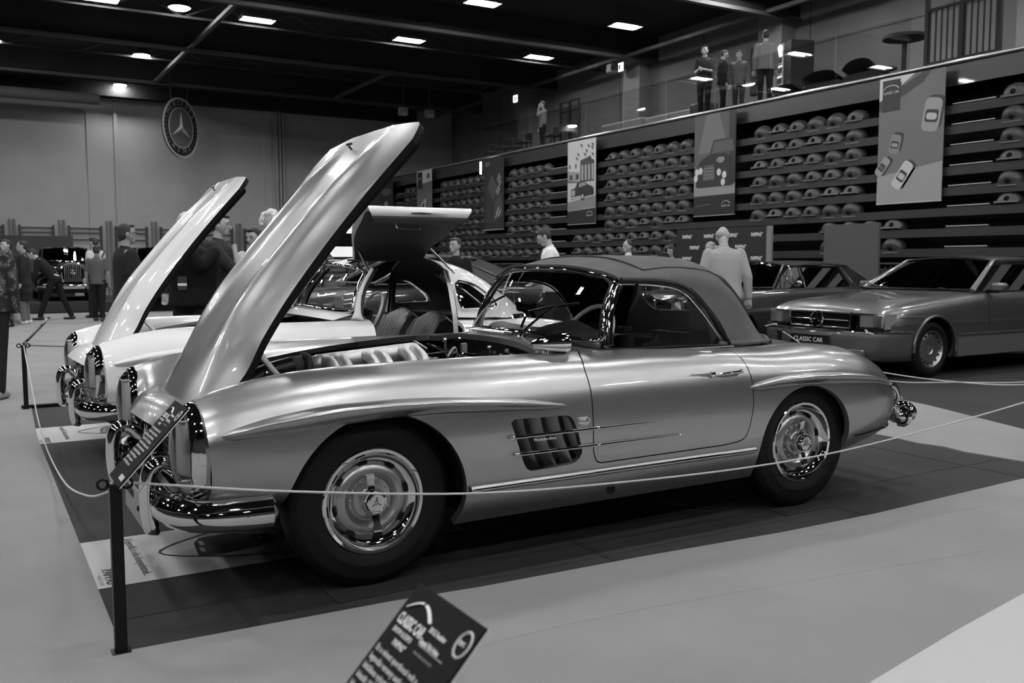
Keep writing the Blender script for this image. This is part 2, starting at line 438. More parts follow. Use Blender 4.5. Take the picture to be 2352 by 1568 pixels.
# aisle steps with pale nosings
for k2, (ya, yb) in enumerate(((5.45, 6.25), (18.5, 19.35), (30.35, 30.9))):
    m = MB(); n = MB()
    for i in range(9):
        z = 4.34-.361*i
        m.box((XT-.02-.012*i, (ya+yb)/2, z-.28), (.1, yb-ya, .10)); n.box((XT-.08-.012*i, (ya+yb)/2, z-.222), (.02, yb-ya, .014))
    struct('trim_%d' % (46+2*k2), m, mat('stand boards', .022, .6)); struct('trim_%d' % (47+2*k2), n, grey(.5))
ords = ['topmost', 'second', 'third', 'fourth', 'fifth', 'sixth', 'seventh', 'eighth']
def seat_mesh():
    P = []
    for a in np.linspace(0, math.pi, 15):
        row = []
        for t, k in ((.08, .97), (.03, 1.0), (-.03, .97), (-.08, .88), (-.115, .70), (-.13, .48), (-.13, .25), (-.125, .02)): row.append((t, .228*k*math.cos(a), .195*k*math.sin(a)))
        P.append(row)
    m = MB().grid(np.array(P)); m.rbox((-.16, -.17, -.045), (-.13, .17, -.032), .004, 1); m.rbox((-.13, -.22, -.05), (.06, .22, .0), .006, 0)
    m.ell((-.115, 0, .035), (.04, .06, .05), 10, 8, 2)
    return m
shellm = mat('seat shell', .05, .4); shelld = mat('seat front', .22, .5)
seat0 = None; banners_y = ((30.97, 32.3), (27.3, 28.62), (21.95, 23.3), (16.87, 18.25), (11.48, 12.85), (6.3, 7.67)); nseat = 0
cols = [7.35+.5*i for i in range(22)]+[19.62+.5*i for i in range(17)]+[28.9, 29.4, 29.9]+[5.12]
rr = random.Random(3)
for i in range(8):
    for y in cols:
        z = 4.17-.361*i
        if i < 6 and any(a-.2 < y < b+.2 for a, b in banners_y): continue
        if i > 5 and (y < 5.2 or 9.0 < y < 12.0 or y > 27): continue
        if seat0 is None:
            seat0 = o = obj('stadium_seat', seat_mesh(), [shellm, shelld, blackmat])
        else: o = seat0.copy(); COL.objects.link(o)
        o.location = (XT-.02-.012*i, y, z-.05); o.rotation_euler = (0, rr.choice((0, 0, .25, -.3, -.45)), 0)
        tag(o, 'folded dark stadium seat in the %s row of the grandstand' % ords[i], 'seat', 'folded seats in the grandstand'); nseat += 1
print('seats', nseat)
# banners: a dark cloth with a printed picture
def banner(ya, yb, label, draw, base, bottom=True, zb=2.41, zt=4.76):
    t = thing('banner', label, 'banner', (XT-.24, (ya+yb)/2, zb), 0, 'hanging banners on the grandstand'); h = zt-zb; w = yb-ya
    obj('cloth', MB().box((0, 0, h/2), (.012, w, h)), base, t)
    obj('bottom_rod', MB().tube([(0, -w/2, 0), (0, w/2, 0)], .012, 8), grey(.5), t)
    def q(pts, g, lay=1):   # pts in (u 0..1 from viewer's left, v 0..1 from the bottom)
        return [(-.0065-.0012*lay, (0.5-u)*w, v*h) for u, v in pts], g
    groups = {}
    for pts, g, lay in draw:
        P, g = q(pts, g, lay); groups.setdefault(g, MB()).poly(P)
    for g, mb in groups.items(): obj('print', mb, grey(g, .6), t, smooth=False)
    return t, w, h
def logo(t, w, h, u, v, s, g=.6):
    y = (0.5-u)*w; z = v*h; m = MB(); P = []
    for a in np.linspace(.25, math.pi-.25, 9): P.append((-.018, y+s*1.0*math.cos(a), z+s*.35+s*.55*math.sin(a)))
    m.tube(P, s*.05, 5); obj('logo_arch', m, grey(g), t)
    text('logo_text', 'CLASSIC CAR', s*.42, grey(g), (-.018, y+s*1.05, z), (0, -1, 0), (0, 0, 1), t, sx=.82)
def el(cu, cv, a, b, n=16, r=0.):
    return [(cu+a*math.cos(t)*math.cos(r)-b*math.sin(t)*math.sin(r), cv+(a*math.cos(t)*math.sin(r)+b*math.sin(t)*math.cos(r))*.58) for t in np.arange(n)*2*math.pi/n]
def car_top(cu, cv, L, Wd, r, gb, gr):   # a printed little car seen from above
    def tr(p): return [(cu+(x*math.cos(r)-y*math.sin(r)), cv+(x*math.sin(r)+y*math.cos(r))*.58) for x, y in p]
    b = rounded([(-L, -Wd), (L, -Wd), (L, Wd), (-L, Wd)], Wd*.7); c = rounded([(-L*.45, -Wd*.75), (L*.3, -Wd*.75), (L*.3, Wd*.75), (-L*.45, Wd*.75)], Wd*.3); d = rounded([(-L*.3, -Wd*.6), (L*.1, -Wd*.6), (L*.1, Wd*.6), (-L*.3, Wd*.6)], Wd*.3)
    s = [(x+.035, y-.035) for x, y in b]
    return [(tr(s), .05, 1), (tr(b), gb, 2), (tr(c), .03, 3), (tr(d), gr, 4)]
D = [([(0, .80), (.55, 1), (0, 1)], .55, 1), ([(0, .74), (0, .82), (.68, 1), (.8, 1), (.68, .92)], .07, 2), ([(.1, .82), (.14, .9), (.16, .9), (.12, .82)], .06, 3), ([(.3, .86), (.33, .95), (.35, .95), (.32, .86)], .06, 3),
     ([(0, .0), (1, .0), (1, .3), (0, .22)], .3, 1), ([(.05, .735), (.33, .735), (.33, .98), (.05, .98)], .03, 5)]
D += car_top(.27, .47, .13, .085, 1.35, .22, .3)+car_top(.82, .66, .22, .13, 1.4, .3, .45)+car_top(.08, .30, .14, .065, .9, .3, .1)+car_top(.40, .22, .2, .085, .95, .5, .45)
t, w, h = banner(6.3, 7.67, 'largest banner at the right with four cars seen from above', D, mat('banner grey', .15, .7))
logo(t, w, h, .19, .87, .17)
D = [([(0, .2), (1, .2), (1, .38), (0, .36)], .26, 1), ([(0, .36), (1, .38), (1, 1), (0, 1)], .1, 1), ([(0.1, .62), (.85, .62), (.6, 1), (.3, 1)], .16, 2), ([(.88, .3), (1, .3), (1, 1), (.84, 1)], .03, 2), ([(0, 0), (1, 0), (1, .2), (0, .19)], .02, 3),
     (rounded([(.03, .28), (1, .28), (1, .55), (.75, .6), (.35, .6), (.1, .53)], .08), .035, 3), ([(.38, .6), (.48, .74), (.95, .74), (1, .6)], .05, 4), ([(.43, .61), (.51, .72), (.93, .72), (.96, .61)], .09, 5), (rounded([(.22, .35), (.52, .35), (.5, .5), (.25, .5)], .03), .09, 5)]
for a, b in ((.08, .44), (.17, .45), (.62, .42), (.75, .39), (.72, .32), (.05, .38)): D.append((el(a, b, .05, .06), .6, 6))
for i in range(4): D.append(([(.25, .375+i*.03), (.5, .375+i*.03), (.5, .38+i*.03), (.25, .38+i*.03)], .25, 6))
D.append((el(.66, .54, .1, .05), .4, 6)); D.append(([(.04, .095), (.42, .11), (.42, .115), (.04, .1)], .15, 5))
t, w, h = banner(11.48, 12.85, 'banner with a dark rally car facing front with lit lamps', D, mat('banner dark', .05, .7))
logo(t, w, h, .8, .08, .14); text('race_number', '650', .17, grey(.02), (-.0165, (0.5-.58)*w, .52*h), (0, -1, 0), (0, 0, 1), t)
D = [([(0, .5), (1, .5), (1, 1), (0, 1)], .55, 1), ([(0, .2), (1, .24), (1, .5), (0, .5)], .5, 1), ([(0, .17), (1, .2), (1, .33), (0, .27)], .22, 2), ([(0, 0), (1, 0), (1, .18), (0, .16)], .02, 3), ([(0, .5), (.45, .5), (.45, .62), (0, .65)], .3, 2), ([(0, .52), (.45, .49), (.45, .5), (0, .535)], .05, 3),
     ([(.46, .5), (.95, .5), (.95, .74), (.75, .79), (.46, .76)], .07, 2)]
for i in range(4): D.append(([(.5+.12*i, .52), (.57+.12*i, .52), (.57+.12*i, .7), (.5+.12*i, .7)], .35, 3))
for i in range(10): a, b = rr.random()*.8+.1, .8+rr.random()*.17; D.append(([(a, b), (a+.1, b-.02), (a+.08, b-.06), (a+.02, b-.02)], .1, 2))
for a in (.08, .3): D.append((el(a, .70, .03, .05), .1, 3)); D.append(([(a, .54), (a+.1, .54), (a+.1, .6), (a, .6)], .06, 4))
D += [(rounded([(.12, .3), (.95, .34), (.93, .43), (.7, .47), (.6, .52), (.35, .5), (.3, .44), (.12, .42)], .04), .03, 5), ([(.4, .44), (.44, .49), (.62, .5), (.68, .46)], .3, 6), (el(.55, .33, .07, .085), .02, 6), (el(.55, .33, .04, .05), .4, 7), (el(.9, .37, .04, .07), .02, 6), ([(.1, .31), (.5, .32), (.5, .34), (.1, .33)], .5, 6), (rounded([(.14, .34), (.28, .35), (.28, .42), (.14, .41)], .02), .35, 6)]
t, w, h = banner(16.87, 18.25, 'bright banner with an old dark saloon before a pale corner building', D, mat('banner light', .3, .7))
logo(t, w, h, .8, .09, .14)
D = [([(.1, .1), (.55, .1), (.9, .45), (.5, .75), (.1, .6)], .04, 1), ([(.2, .6), (.5, .4), (.7, .6), (.4, .78)], .08, 2), ([(.5, .1), (.95, .2), (.9, .5), (.6, .4)], .07, 2)]
for a, b in ((.75, .72), (.8, .68), (.7, .55), (.76, .52), (.72, .26), (.66, .2), (.8, .22), (.82, .62)): D.append(([(a-.08, b-.04), (a-.05, b-.04), (a+.08, b+.05), (a+.04, b+.05)], .5, 3))
t, w, h = banner(21.95, 23.3, 'dark banner with slanting white streaks beside a seat block', D, mat('banner black', .03, .7))
logo(t, w, h, .22, .9, .13)
D = [([(0, .78), (1, .82), (1, 1), (0, 1)], .5, 1), ([(0, .6), (1, .7), (1, .82), (0, .78)], .12, 2), ([(.05, .72), (.38, .72), (.38, .98), (.05, .98)], .02, 3), (el(.78, .9, .12, .08), .1, 2), (rounded([(0, .18), (.2, .2), (.4, .3), (.62, .5), (.6, .56), (.35, .5), (.1, .36)], .05), .62, 3), ([(.15, .38), (.5, .52), (.52, .46), (.3, .34)], .05, 4)]
t, w, h = banner(27.3, 28.62, 'small far banner with a white car on grey ground', D, mat('banner grey', .15, .7), zt=4.82)
logo(t, w, h, .2, .86, .1)
banner(30.97, 32.3, 'farthest dark banner half hidden behind the raised silver hood', [(el(.5, .8, .4, .12), .12, 1), (rounded([(.25, 0), (.7, 0), (.62, .65), (.3, .62)], .1), .3, 2)], mat('banner black', .03, .7), zt=4.7)
tag(obj('strip_light', MB().rbox((XT-.26, 23.5, 4.3), (XT-.2, 23.55, 4.72), .01), mat('sign lit', .8, .5, emit=3)), 'short vertical light strip left of the dark streaked banner', 'light strip')
# ---------------- balcony ----------------
gb = thing('glass_balustrade', 'long low glass balustrade reflecting lamps along the balcony edge', 'balustrade', (XT-.03, 7, 4.88))
for i in range(12):
    y = 7.2+1.75*i-7
    obj('pane', MB().rbox((-.006, y, 0), (.006, y+1.7, .98), .002), mat('balcony glass', .93, .01, glass=True, refl=.22), gb, smooth=False)
def rail_gate(y0, y1, n, label, x=XT+.1, h=1.05, top=1.35):
    t = thing('railing', label, 'railing', (x, y0, 4.86)); w = y1-y0; bm = grey(.012)
    for y in (0, w/2, w): obj('post', MB().box((0, y, top/2), (.07, .07, top)), bm, t)
    for z in (.08, h, top-.02): obj('rail', MB().box((0, w/2, z), (.05, w, .05)), bm, t)
    for i in range(n):
        if abs((i+.5)/n-.5) > .03: obj('bar', MB().box((0, w*(i+.5)/n, h/2), (.025, .025, h)), bm, t)
rail_gate(5.55, 6.95, 12, 'black barred railing at the top right of the balcony')
rail_gate(18.9, 19.9, 9, 'barred gate on the balcony above the bright banner', x=XT+.6)
def bar_table(x, y, label, r=.42, h=.95):
    t = thing('bar_table', label, 'table', (x, y, 4.86)); obj('top', MB().lathe([(.001, h), (r, h), (r, h-.06), (r*.6, h-.1), (.05, h-.12)], (0, 0, 0), n=24), grey(.02), t)
    obj('column', MB().tube([(0, 0, 0), (0, 0, h-.1)], .05, 10), grey(.02), t); obj('base', MB().lathe([(.25, 0), (.24, .03), (.05, .06)], (0, 0, 0), n=20), grey(.02), t)
bar_table(15.0, 8.1, 'round black bar table beside the barred railing on the balcony')
def fridge():
    t = thing('drinks_fridge', 'tall dark drinks fridge with lit shelves on the balcony', 'fridge', (16.1, 12.3, 4.86), -.35)
    obj('cabinet', MB().box((.3, 0, .9), (.6, .7, 1.8)), grey(.012), t)
    obj('shelf', MB().box((-.01, .17, .85), (.02, .28, 1.4)), mat('fridge lit', .6, .5, emit=1.2), t)
    m = MB()
    for z in (.3, .55, .8, 1.05, 1.3): m.box((-.03, .17, z), (.03, .3, .03))
    for z in range(5):
        for y in range(4): m.tube([(-.03, .06+y*.07, .33+.25*z), (-.03, .06+y*.07, .48+.25*z)], .02, 6)
    obj('bottles', m, grey(.05), t); obj('frame', MB().box((-.03, -.0, .9), (.03, .03, 1.75)), grey(.6), t)
    obj('sign', MB().lathe([(.001, -.04), (.1, -.04), (.13, -.02)], (-.02, .15, 1.65), 'x', 20), mat('sign lit', .8, .5, emit=3), t)
fridge()
def blob_box(name, lo, hi, g, label, cat):
    tag(obj(name, MB().rbox(lo, hi, .04), grey(g)), label, cat)
blob_box('poster', (17.92, 14.2, 6.0), (17.99, 15.3, 7.3), .02, 'dark poster on the upper wall left of the fridge', 'poster')
blob_box('wall_panel', (17.92, 26.7, 6.6), (17.99, 27.1, 7.5), .015, 'narrow black panel on the upper wall left of the pillar', 'panel')
blob_box('counter', (15.2, 14.6, 4.86), (15.8, 16.6, 5.35), .22, 'pale low counter on the balcony left of the standing people', 'counter')
blob_box('case', (15.0, 13.9, 4.86), (15.5, 14.5, 5.4), .03, 'dark box beside the pale counter on the balcony', 'box')
blob_box('bench', (15.6, 17.2, 4.86), (16.1, 19.2, 5.5), .18, 'long pale bench on the balcony right of the barred gate', 'bench')
for x, y, w, h, l in ((14.6, 23.4, .55, .4, 'first small dark chair at the far end of the balcony'), (14.6, 22.7, .45, .34, 'second dark chair among those at the balcony end'), (14.5, 21.9, .4, .42, 'square dark chair left of the man on the balcony'), (14.5, 24.2, .5, .3, 'lowest dark chair at the very end of the balcony row'), (14.5, 20.2, .45, .42, 'dark chair right beside the man in the pale shirt on the balcony')):
    t = thing('balcony_chair', l, 'chair', (x, y, 4.86), 0, 'dark chairs on the balcony')
    obj('seat', MB().rbox((-.2, -w/2, h-.08), (.2, w/2, h), .03), grey(.012), t); obj('backrest', MB().rbox((.15, -w/2, h), (.22, w/2, h+.28), .03), grey(.012), t)
    for a in (-1, 1):
        for b in (-.18, .18): obj('leg', MB().box((b, a*(w/2-.04), h/2), (.03, .03, h)), grey(.012), t)
for y, w, h in ((10.9, .8, .42), (9.9, 1.0, .55), (8.9, .8, .62)):
    t = thing('covered_armchair', 'low dark balcony armchair with its back to the %s' % {10.9: 'glass beside the fridge', 9.9: 'glass between its twins', 8.9: 'glass by the bar table'}[y], 'armchair', (14.9, y, 4.86), 0, 'low armchairs on the balcony')
    P = [[(-.3+a*.6, -w/2+b*w, h*(.72+.28*math.sin(math.pi*b)**.5)*(1-.5*a)) for b in np.linspace(0, 1, 9)] for a in np.linspace(0, 1, 5)]
    obj('backrest', MB().grid(np.array(P)), grey(.015), t); obj('seat', MB().rbox((-.3, -w/2, 0), (.3, w/2, h*.55), .05), grey(.015), t)
t = thing('laptop_table', 'small side table with a pale screen on the balcony', 'table', (15.9, 9.3, 4.86)); obj('top', MB().lathe([(.001, .62), (.3, .62), (.3, .59), (.001, .58)], (0, 0, 0), n=20), grey(.05), t); obj('column', MB().tube([(0, 0, 0), (0, 0, .6)], .03, 8), grey(.05), t)
# barrier grille along the foot of the stand
bf = None
for i in range(9):
    if bf is None:
        bf = thing('crowd_barrier', '', 'barrier', (12.9, 0, 0), 0, 'crowd barriers at the foot of the grandstand')
        obj('frame', MB().tube([(0, -.95, .15), (0, -.95, 1.2), (0, -.9, 1.28), (0, .9, 1.28), (0, .95, 1.2), (0, .95, .15)], .02, 8), grey(.07), bf); m = MB()
        for k3 in range(17): m.tube([(0, -.88+.11*k3, .25), (0, -.88+.11*k3, 1.25)], .008, 5)
        obj('bars', m, grey(.05), bf); obj('foot', MB().box((0, -.7, .02), (.5, .05, .04)).box((0, .7, .02), (.5, .05, .04)).box((0, -.7, .12), (.04, .04, .2)).box((0, .7, .12), (.04, .04, .2)), grey(.05), bf); o = bf
    else: o = copy_tree(bf)
    o.location.y = 14.2+2.0*i if i < 7 else (6.0-2.0*(i-7)); o['label'] = 'dark metal crowd barrier at the foot of the grandstand'
# ---------------- sports car body (shared by the silver roadster and the white coupe) ----------------
LOW = [(.862, .375), (.832, .28), (.78, .202)]
SEC300 = [
 (-.66, [(-.785, 0, .664), (-.757, .20, .648), (-.698, .385, .620), (-.675, .50, .645), (-.665, .66, .785), (-.65, .775, .745), (-.645, .83, .665), (-.64, .84, .60), (-.635, .83, .50), (-.635, .765, .43), (-.635, .68, .385), (-.63, .58, .365)]),
 (-.60, [(-.725, 0, .722), (-.70, .22, .712), (-.655, .40, .675), (-.635, .51, .705), (-.6, .655, .808), (-.6, .775, .762), (-.6, .833, .68), (-.6, .846, .6), (-.6, .838, .5), (-.6, .782, .43), (-.6, .70, .385), (-.6, .60, .365)]),
 (-.45, [(0, .785), (.22, .775), (.44, .715), (.54, .765), (.655, .845), (.775, .79), (.835, .70), (.856, .61), (.850, .5), (.812, .43), (.74, .385), (.65, .36)]),
 (-.25, [(0, .83), (.22, .82), (.44, .755), (.54, .815), (.655, .870), (.775, .815), (.84, .72), (.864, .62), (.864, .5), (.845, .43), (.80, .38), (.74, .35)]),
 (0., [(0, .86), (.24, .85), (.46, .80), (.56, .845), (.66, .880), (.775, .83), (.842, .73), (.868, .62), (.87, .5)]+LOW),
 (.4, [(0, .89), (.26, .88), (.49, .84), (.58, .865), (.665, .883), (.775, .835), (.842, .735), (.868, .62), (.870, .5)]+LOW),
 (.8, [(0, .905), (.28, .90), (.52, .872), (.60, .877), (.67, .880), (.775, .835), (.84, .735), (.864, .62), (.868, .5)]+LOW),
 (1.1, [(0, .925), (.3, .918), (.54, .89), (.61, .885), (.68, .875), (.775, .83), (.838, .735), (.860, .62), (.866, .5)]+LOW),
 (1.5, [(0, .925), (.3, .915), (.56, .88), (.63, .875), (.70, .865), (.78, .825), (.836, .735), (.858, .62), (.864, .5)]+LOW),
 (1.9, [(0, .90), (.3, .89), (.56, .865), (.63, .86), (.70, .853), (.785, .82), (.838, .735), (.858, .62), (.864, .5)]+LOW),
 (2.2, [(0, .885), (.3, .875), (.52, .85), (.59, .85), (.67, .846), (.78, .813), (.845, .735), (.865, .62), (.87, .5)]+LOW),
 (2.5, [(0, .87), (.3, .86), (.50, .835), (.57, .845), (.655, .852), (.775, .815), (.848, .735), (.868, .62), (.872, .5), (.86, .38), (.83, .29), (.77, .22)]),
 (2.8, [(0, .835), (.3, .825), (.49, .80), (.56, .815), (.64, .826), (.755, .79), (.83, .715), (.858, .61), (.86, .5), (.84, .39), (.80, .31), (.74, .26)]),
 (3.0, [(0, .785), (.3, .775), (.48, .75), (.55, .765), (.62, .775), (.725, .74), (.795, .675), (.825, .59), (.83, .5), (.81, .40), (.77, .33), (.70, .28)]),
 (3.15, [(0, .72), (.3, .71), (.46, .69), (.53, .70), (.60, .70), (.69, .67), (.75, .615), (.775, .56), (.78, .49), (.765, .41), (.72, .35), (.65, .30)]),
 (3.27, [(3.32, 0, .61), (3.31, .28, .60), (3.29, .44, .585), (3.27, .51, .59), (3.25, .58, .59), (3.235, .65, .57), (3.225, .70, .545), (3.22, .715, .51), (3.215, .72, .47), (3.21, .71, .42), (3.18, .67, .37), (3.13, .6, .32)]),
 (3.33, [(3.37, 0, .50), (3.36, .28, .495), (3.34, .42, .49), (3.32, .49, .49), (3.30, .55, .49), (3.28, .60, .485), (3.265, .635, .475), (3.255, .65, .465), (3.25, .655, .45), (3.24, .65, .41), (3.21, .62, .37), (3.16, .55, .33)]),
 (3.38, [(3.32, 0, .34), (3.31, .27, .34), (3.30, .4, .34), (3.28, .46, .345), (3.27, .5, .35), (3.25, .54, .355), (3.24, .57, .36), (3.235, .58, .36), (3.23, .585, .36), (3.22, .59, .355), (3.19, .57, .34), (3.15, .5, .31)])]
def loft_sections(secs, nu=200, ns=6, xs=None):
    us = [s[0] for s in secs]; nj = len(secs[0][1])
    xs = np.linspace(us[0], us[-1], nu) if xs is None else xs; C = []
    for j in range(nj):
        keys = [[u, *((p[j]) if len(p[j]) == 3 else (u, *p[j]))] for u, p in secs]
        C.append(cr(keys, xs)[:, 1:])
    C = np.array(C)                      # nj, nu, 3
    half = cat(C.transpose(0, 1, 2).reshape(nj, -1), ns).reshape(-1, len(xs), 3)   # smooth across the section
    half = half.transpose(1, 0, 2)        # nu, nt, 3
    half[:, :, 1] = np.maximum(half[:, :, 1], 0)
    mir = half[:, :0:-1].copy(); mir[:, :, 1] *= -1
    return np.concatenate([mir, half], 1)
def xz(V): return V[:, [0, 2]]
def xy(V): return V[:, [0, 1]]
HOODP = [(-.665, 0), (-.64, .2), (-.59, .36), (-.52, .45), (0, .515), (.5, .575), (.82, .615), (.90, .60), (.925, .45), (.935, 0)]
HOODP = HOODP+[(x, -y) for x, y in HOODP[-2:0:-1]]
DOORP = rounded([(1.0, .825), (1.035, .872), (1.13, .905), (1.2, 1.1), (1.9, 1.1), (1.935, .88), (1.973, .74), (1.978, .58), (1.93, .42), (1.8, .405), (1.02, .40), (1.0, .45)], .05)
VENTP = rounded([(.572, .635), (.885, .628), (.915, .56), (.945, .45), (.90, .412), (.665, .405), (.64, .44), (.585, .60)], .03)
COCKP = [(1.10, 0), (1.15, .35), (1.27, .59), (1.40, .645), (1.9, .645), (2.15, .60), (2.35, .48), (2.5, .25), (2.54, 0)]
COCKP = COCKP+[(x, -y) for x, y in COCKP[-2:0:-1]]
TRUNKP = rounded([(2.72, -.42), (2.72, .42), (3.1, .38), (3.42, .33), (3.42, -.33), (3.1, -.38)], .06)
def sp_body(root, paint, coupe):
    P = loft_sections(SEC300, 210, 6); mb = MB().grid(P); V, F = mb.arr()
    def circ(cx, cz, r): return lambda V: np.where(np.abs(V[:, 1]) > .5, np.hypot(V[:, 0]-cx, V[:, 2]-cz)-r, 1.)
    V, F = clip(V, F, circ(0, .335, .372)); V, F = clip(V, F, circ(2.365, .315, .34))
    V, F = clip(V, F, lambda V: np.where(V[:, 2] > .56, -sdpoly(HOODP, xy(V)), 1.))
    cp = COCKP if not coupe else [(x if x < 1.9 else x-.1, y*1.0) for x, y in COCKP]
    V, F = clip(V, F, lambda V: np.where(V[:, 2] > .6, -sdpoly(cp, xy(V)), 1.))
    V, F = clip(V, F, lambda V: np.where(np.abs(V[:, 1]) > .7, -sdpoly(VENTP, xz(V)), 1.))
    if not coupe:
        fd = lambda V: np.minimum(sdpoly(DOORP, xz(V)), (np.abs(V[:, 1])-.58))
        DV, DF = clip(V, F, lambda V: fd(V)-.0028); V, F = clip(V, F, lambda V: -fd(V)-.0028)
        for s, nm in ((-1, 'door'), (1, 'door')):
            v, f = clip(DV, DF, lambda V: V[:, 1]*s-.3); m = MB().add(v, f); lip(m, v, f, .03)
            d = obj(nm, m, paint, root); 
            if s < 0: root['_d'] = d.name
        ft = lambda V: np.where(V[:, 0] > 2.5, sdpoly(TRUNKP, xy(V)), -1.)
        TV, TF = clip(V, F, lambda V: np.minimum(ft(V)-.002, V[:, 2]-.42)); V, F = clip(V, F, lambda V: -np.minimum(ft(V)+.002, V[:, 2]-.416))
        m = MB().add(TV, TF); lip(m, TV, TF, .02); obj('boot_lid', m, paint, root)
    else:
        gp = [(1.12, .62), (1.2, 1.2), (1.86, 1.2), (1.86, .8), (1.80, .62)]
        V, F = clip(V, F, lambda V: np.where(np.abs(V[:, 1]) > .45, -sdpoly(gp, xz(V)), 1.))
    m = MB().add(V, F); lip(m, V, F, .03)
    obj('body_shell', m, paint, root)
    # inner wells, underside, engine bay walls
    m = MB()
    for cx, cz, r in ((0, .335, .40), (2.365, .315, .38)):
        for s in (-1, 1):
            R = [[(cx+r*math.cos(a), s*y, cz+r*math.sin(a)) for a in np.linspace(-.02, math.pi+.02, 25)] for y in (.80, .5)]
            m.grid(np.array(R)); m.poly([(cx+r*math.cos(a), s*.5, cz+r*math.sin(a)) for a in np.linspace(-.02, math.pi+.02, 25)])
    m.box((1.2, 0, .24), (1.5, 1.40, .06)).box((1.2, 0, .22), (2.9, .8, .1))
    obj('underbody', m, blackmat, root)
    m = MB()
    m.prism([(-.55, .60), (-.2, .70), (.4, .79), (.88, .83), (.95, .86), (.95, .45), (-.55, .45)], 'y', .62, .60); m.prism([(-.55, .60), (-.2, .70), (.4, .79), (.88, .83), (.95, .86), (.95, .45), (-.55, .45)], 'y', -.62, -.60)
    m.box((.96, 0, .66), (.02, 1.2, .44)).box((.2, 0, .46), (1.5, 1.2, .02)).box((-.5, 0, .5), (.02, 1.0, .3))
    obj('engine_bay', m, black, root)
    # fender brows
    for s in (-1, 1):
        for keys in ([(-.60, .674, .666, .0), (-.585, .684, .658, .022), (-.53, .702, .655, .038), (-.39, .732, .656, .052), (-.14, .757, .674, .060), (.04, .758, .684, .060), (.23, .752, .686, .058), (.42, .738, .680, .054), (.63, .716, .670, .043), (.78, .692, .664, .026), (.845, .678, .665, .012), (.865, .672, .668, 0)],
                     [(1.960, .674, .668, 0), (1.975, .684, .660, .018), (2.04, .702, .658, .032), (2.17, .718, .660, .046), (2.33, .722, .662, .052), (2.56, .714, .652, .044), (2.76, .695, .640, .038), (2.94, .664, .625, .03), (3.08, .63, .60, .02), (3.18, .60, .585, .006)]):
            xs = np.linspace(keys[0][0], keys[-1][0], 60); K = cr(keys, xs); R = []
            for x, zt, zb, w in K:
                yb = body_y(x, (zt+zb)/2)-.004
                h = zt-zb; row = []
                for a in np.linspace(0, 1, 11):
                    zz = zt-h*a; bulge = w*math.sin(math.pi*a**.55)**.75 if 0 < a < 1 else 0
                    row.append((x, s*(yb+max(bulge, 0)+.003*(a < .99)), zz))
                R.append(row)
            obj('fender_brow', MB().grid(np.array(R)), paint, root)
    # side vent with four curved blades
    for s in (-1, 1):
        m = MB(); m.box((.76, s*.79, .52), (.44, .02, .28)); m.box((.76, s*.82, .405), (.34, .08, .01)); obj('vent_recess', m, black, root)
        for i in range(4):
            R = []
            for t in np.linspace(0, 1, 12):
                z = .628-.218*t; x0 = .600+.088*i+.085*t**1.35-.02; row = []
                for a in np.linspace(0, 1, 8): row.append((x0-.014+.088*min(a*1.08, 1), s*(.768+.088*min(a*1.08, 1)**1.5-(.03 if a > .99 else 0)), z))
                R.append(row)
            obj('vent_blade', MB().grid(np.array(R)), paint, root)
        m = MB()
        for z, a, b in ((.560, .565, 1.337), (.486, .590, 1.486)):
            xs = np.linspace(a, b, 20); m.tube([(x, s*(body_y(x, z)+.012), z) for x in xs], [.0075 if x < 1.0 else .0075*(1-(x-1.0)/(b-1.0)*.75) for x in xs], 8)
            for x in (a+.012, 1.02, b): m.ell((x, s*(body_y(x, z)+.012), z), (.016 if x < b else .006, .010, .011 if x < b else .006), 10, 6)
        obj('vent_strip', m, chrome, root)
    # sill trim
    for s in (-1, 1):
        R = []; 
        for x in np.linspace(.385, 1.985, 30):
            yb = body_y(x, .355)-.003
            R.append([(x, s*yb, .378), (x, s*(yb+.018), .374), (x, s*(yb+.024), .364), (x, s*(yb+.022), .352), (x, s*(yb+.010), .344), (x, s*(yb-.012), .338)])
        obj('sill_moulding', MB().grid(np.array(R)), paint, root)
        obj('sill_strip', MB().tube([(x, s*(body_y(x, .355)+.024), .362) for x in np.linspace(.39, 1.98, 20)], .0065, 8), chrome, root)
        obj('rear_valance_strip', MB().tube([(x, s*(body_y(x, .37)+.006), .352+.035*(x-2.72)**1.2) for x in np.linspace(2.735, 3.19, 14)], .008, 8), chrome, root)
    return root
_P = loft_sections(SEC300, 120, 6); _H = _P[:, _P.shape[1]//2:]
def body_y(x, z):                          # outer surface of the body at station x, height z
    out = []
    for k in (-24, ):
        X = _H[:, k, 0]; i = int(np.clip(np.searchsorted(X, x)-1, 0, len(X)-2)); t = (x-X[i])/(X[i+1]-X[i]+1e-9)
        for j in (i, i+1):
            c = _H[j]; c = c[30:]; q = c[:, 2]; out.append(np.interp(-z, -np.minimum.accumulate(q), c[:, 1]))
    return float(out[0]+(out[1]-out[0])*np.clip(t, 0, 1))
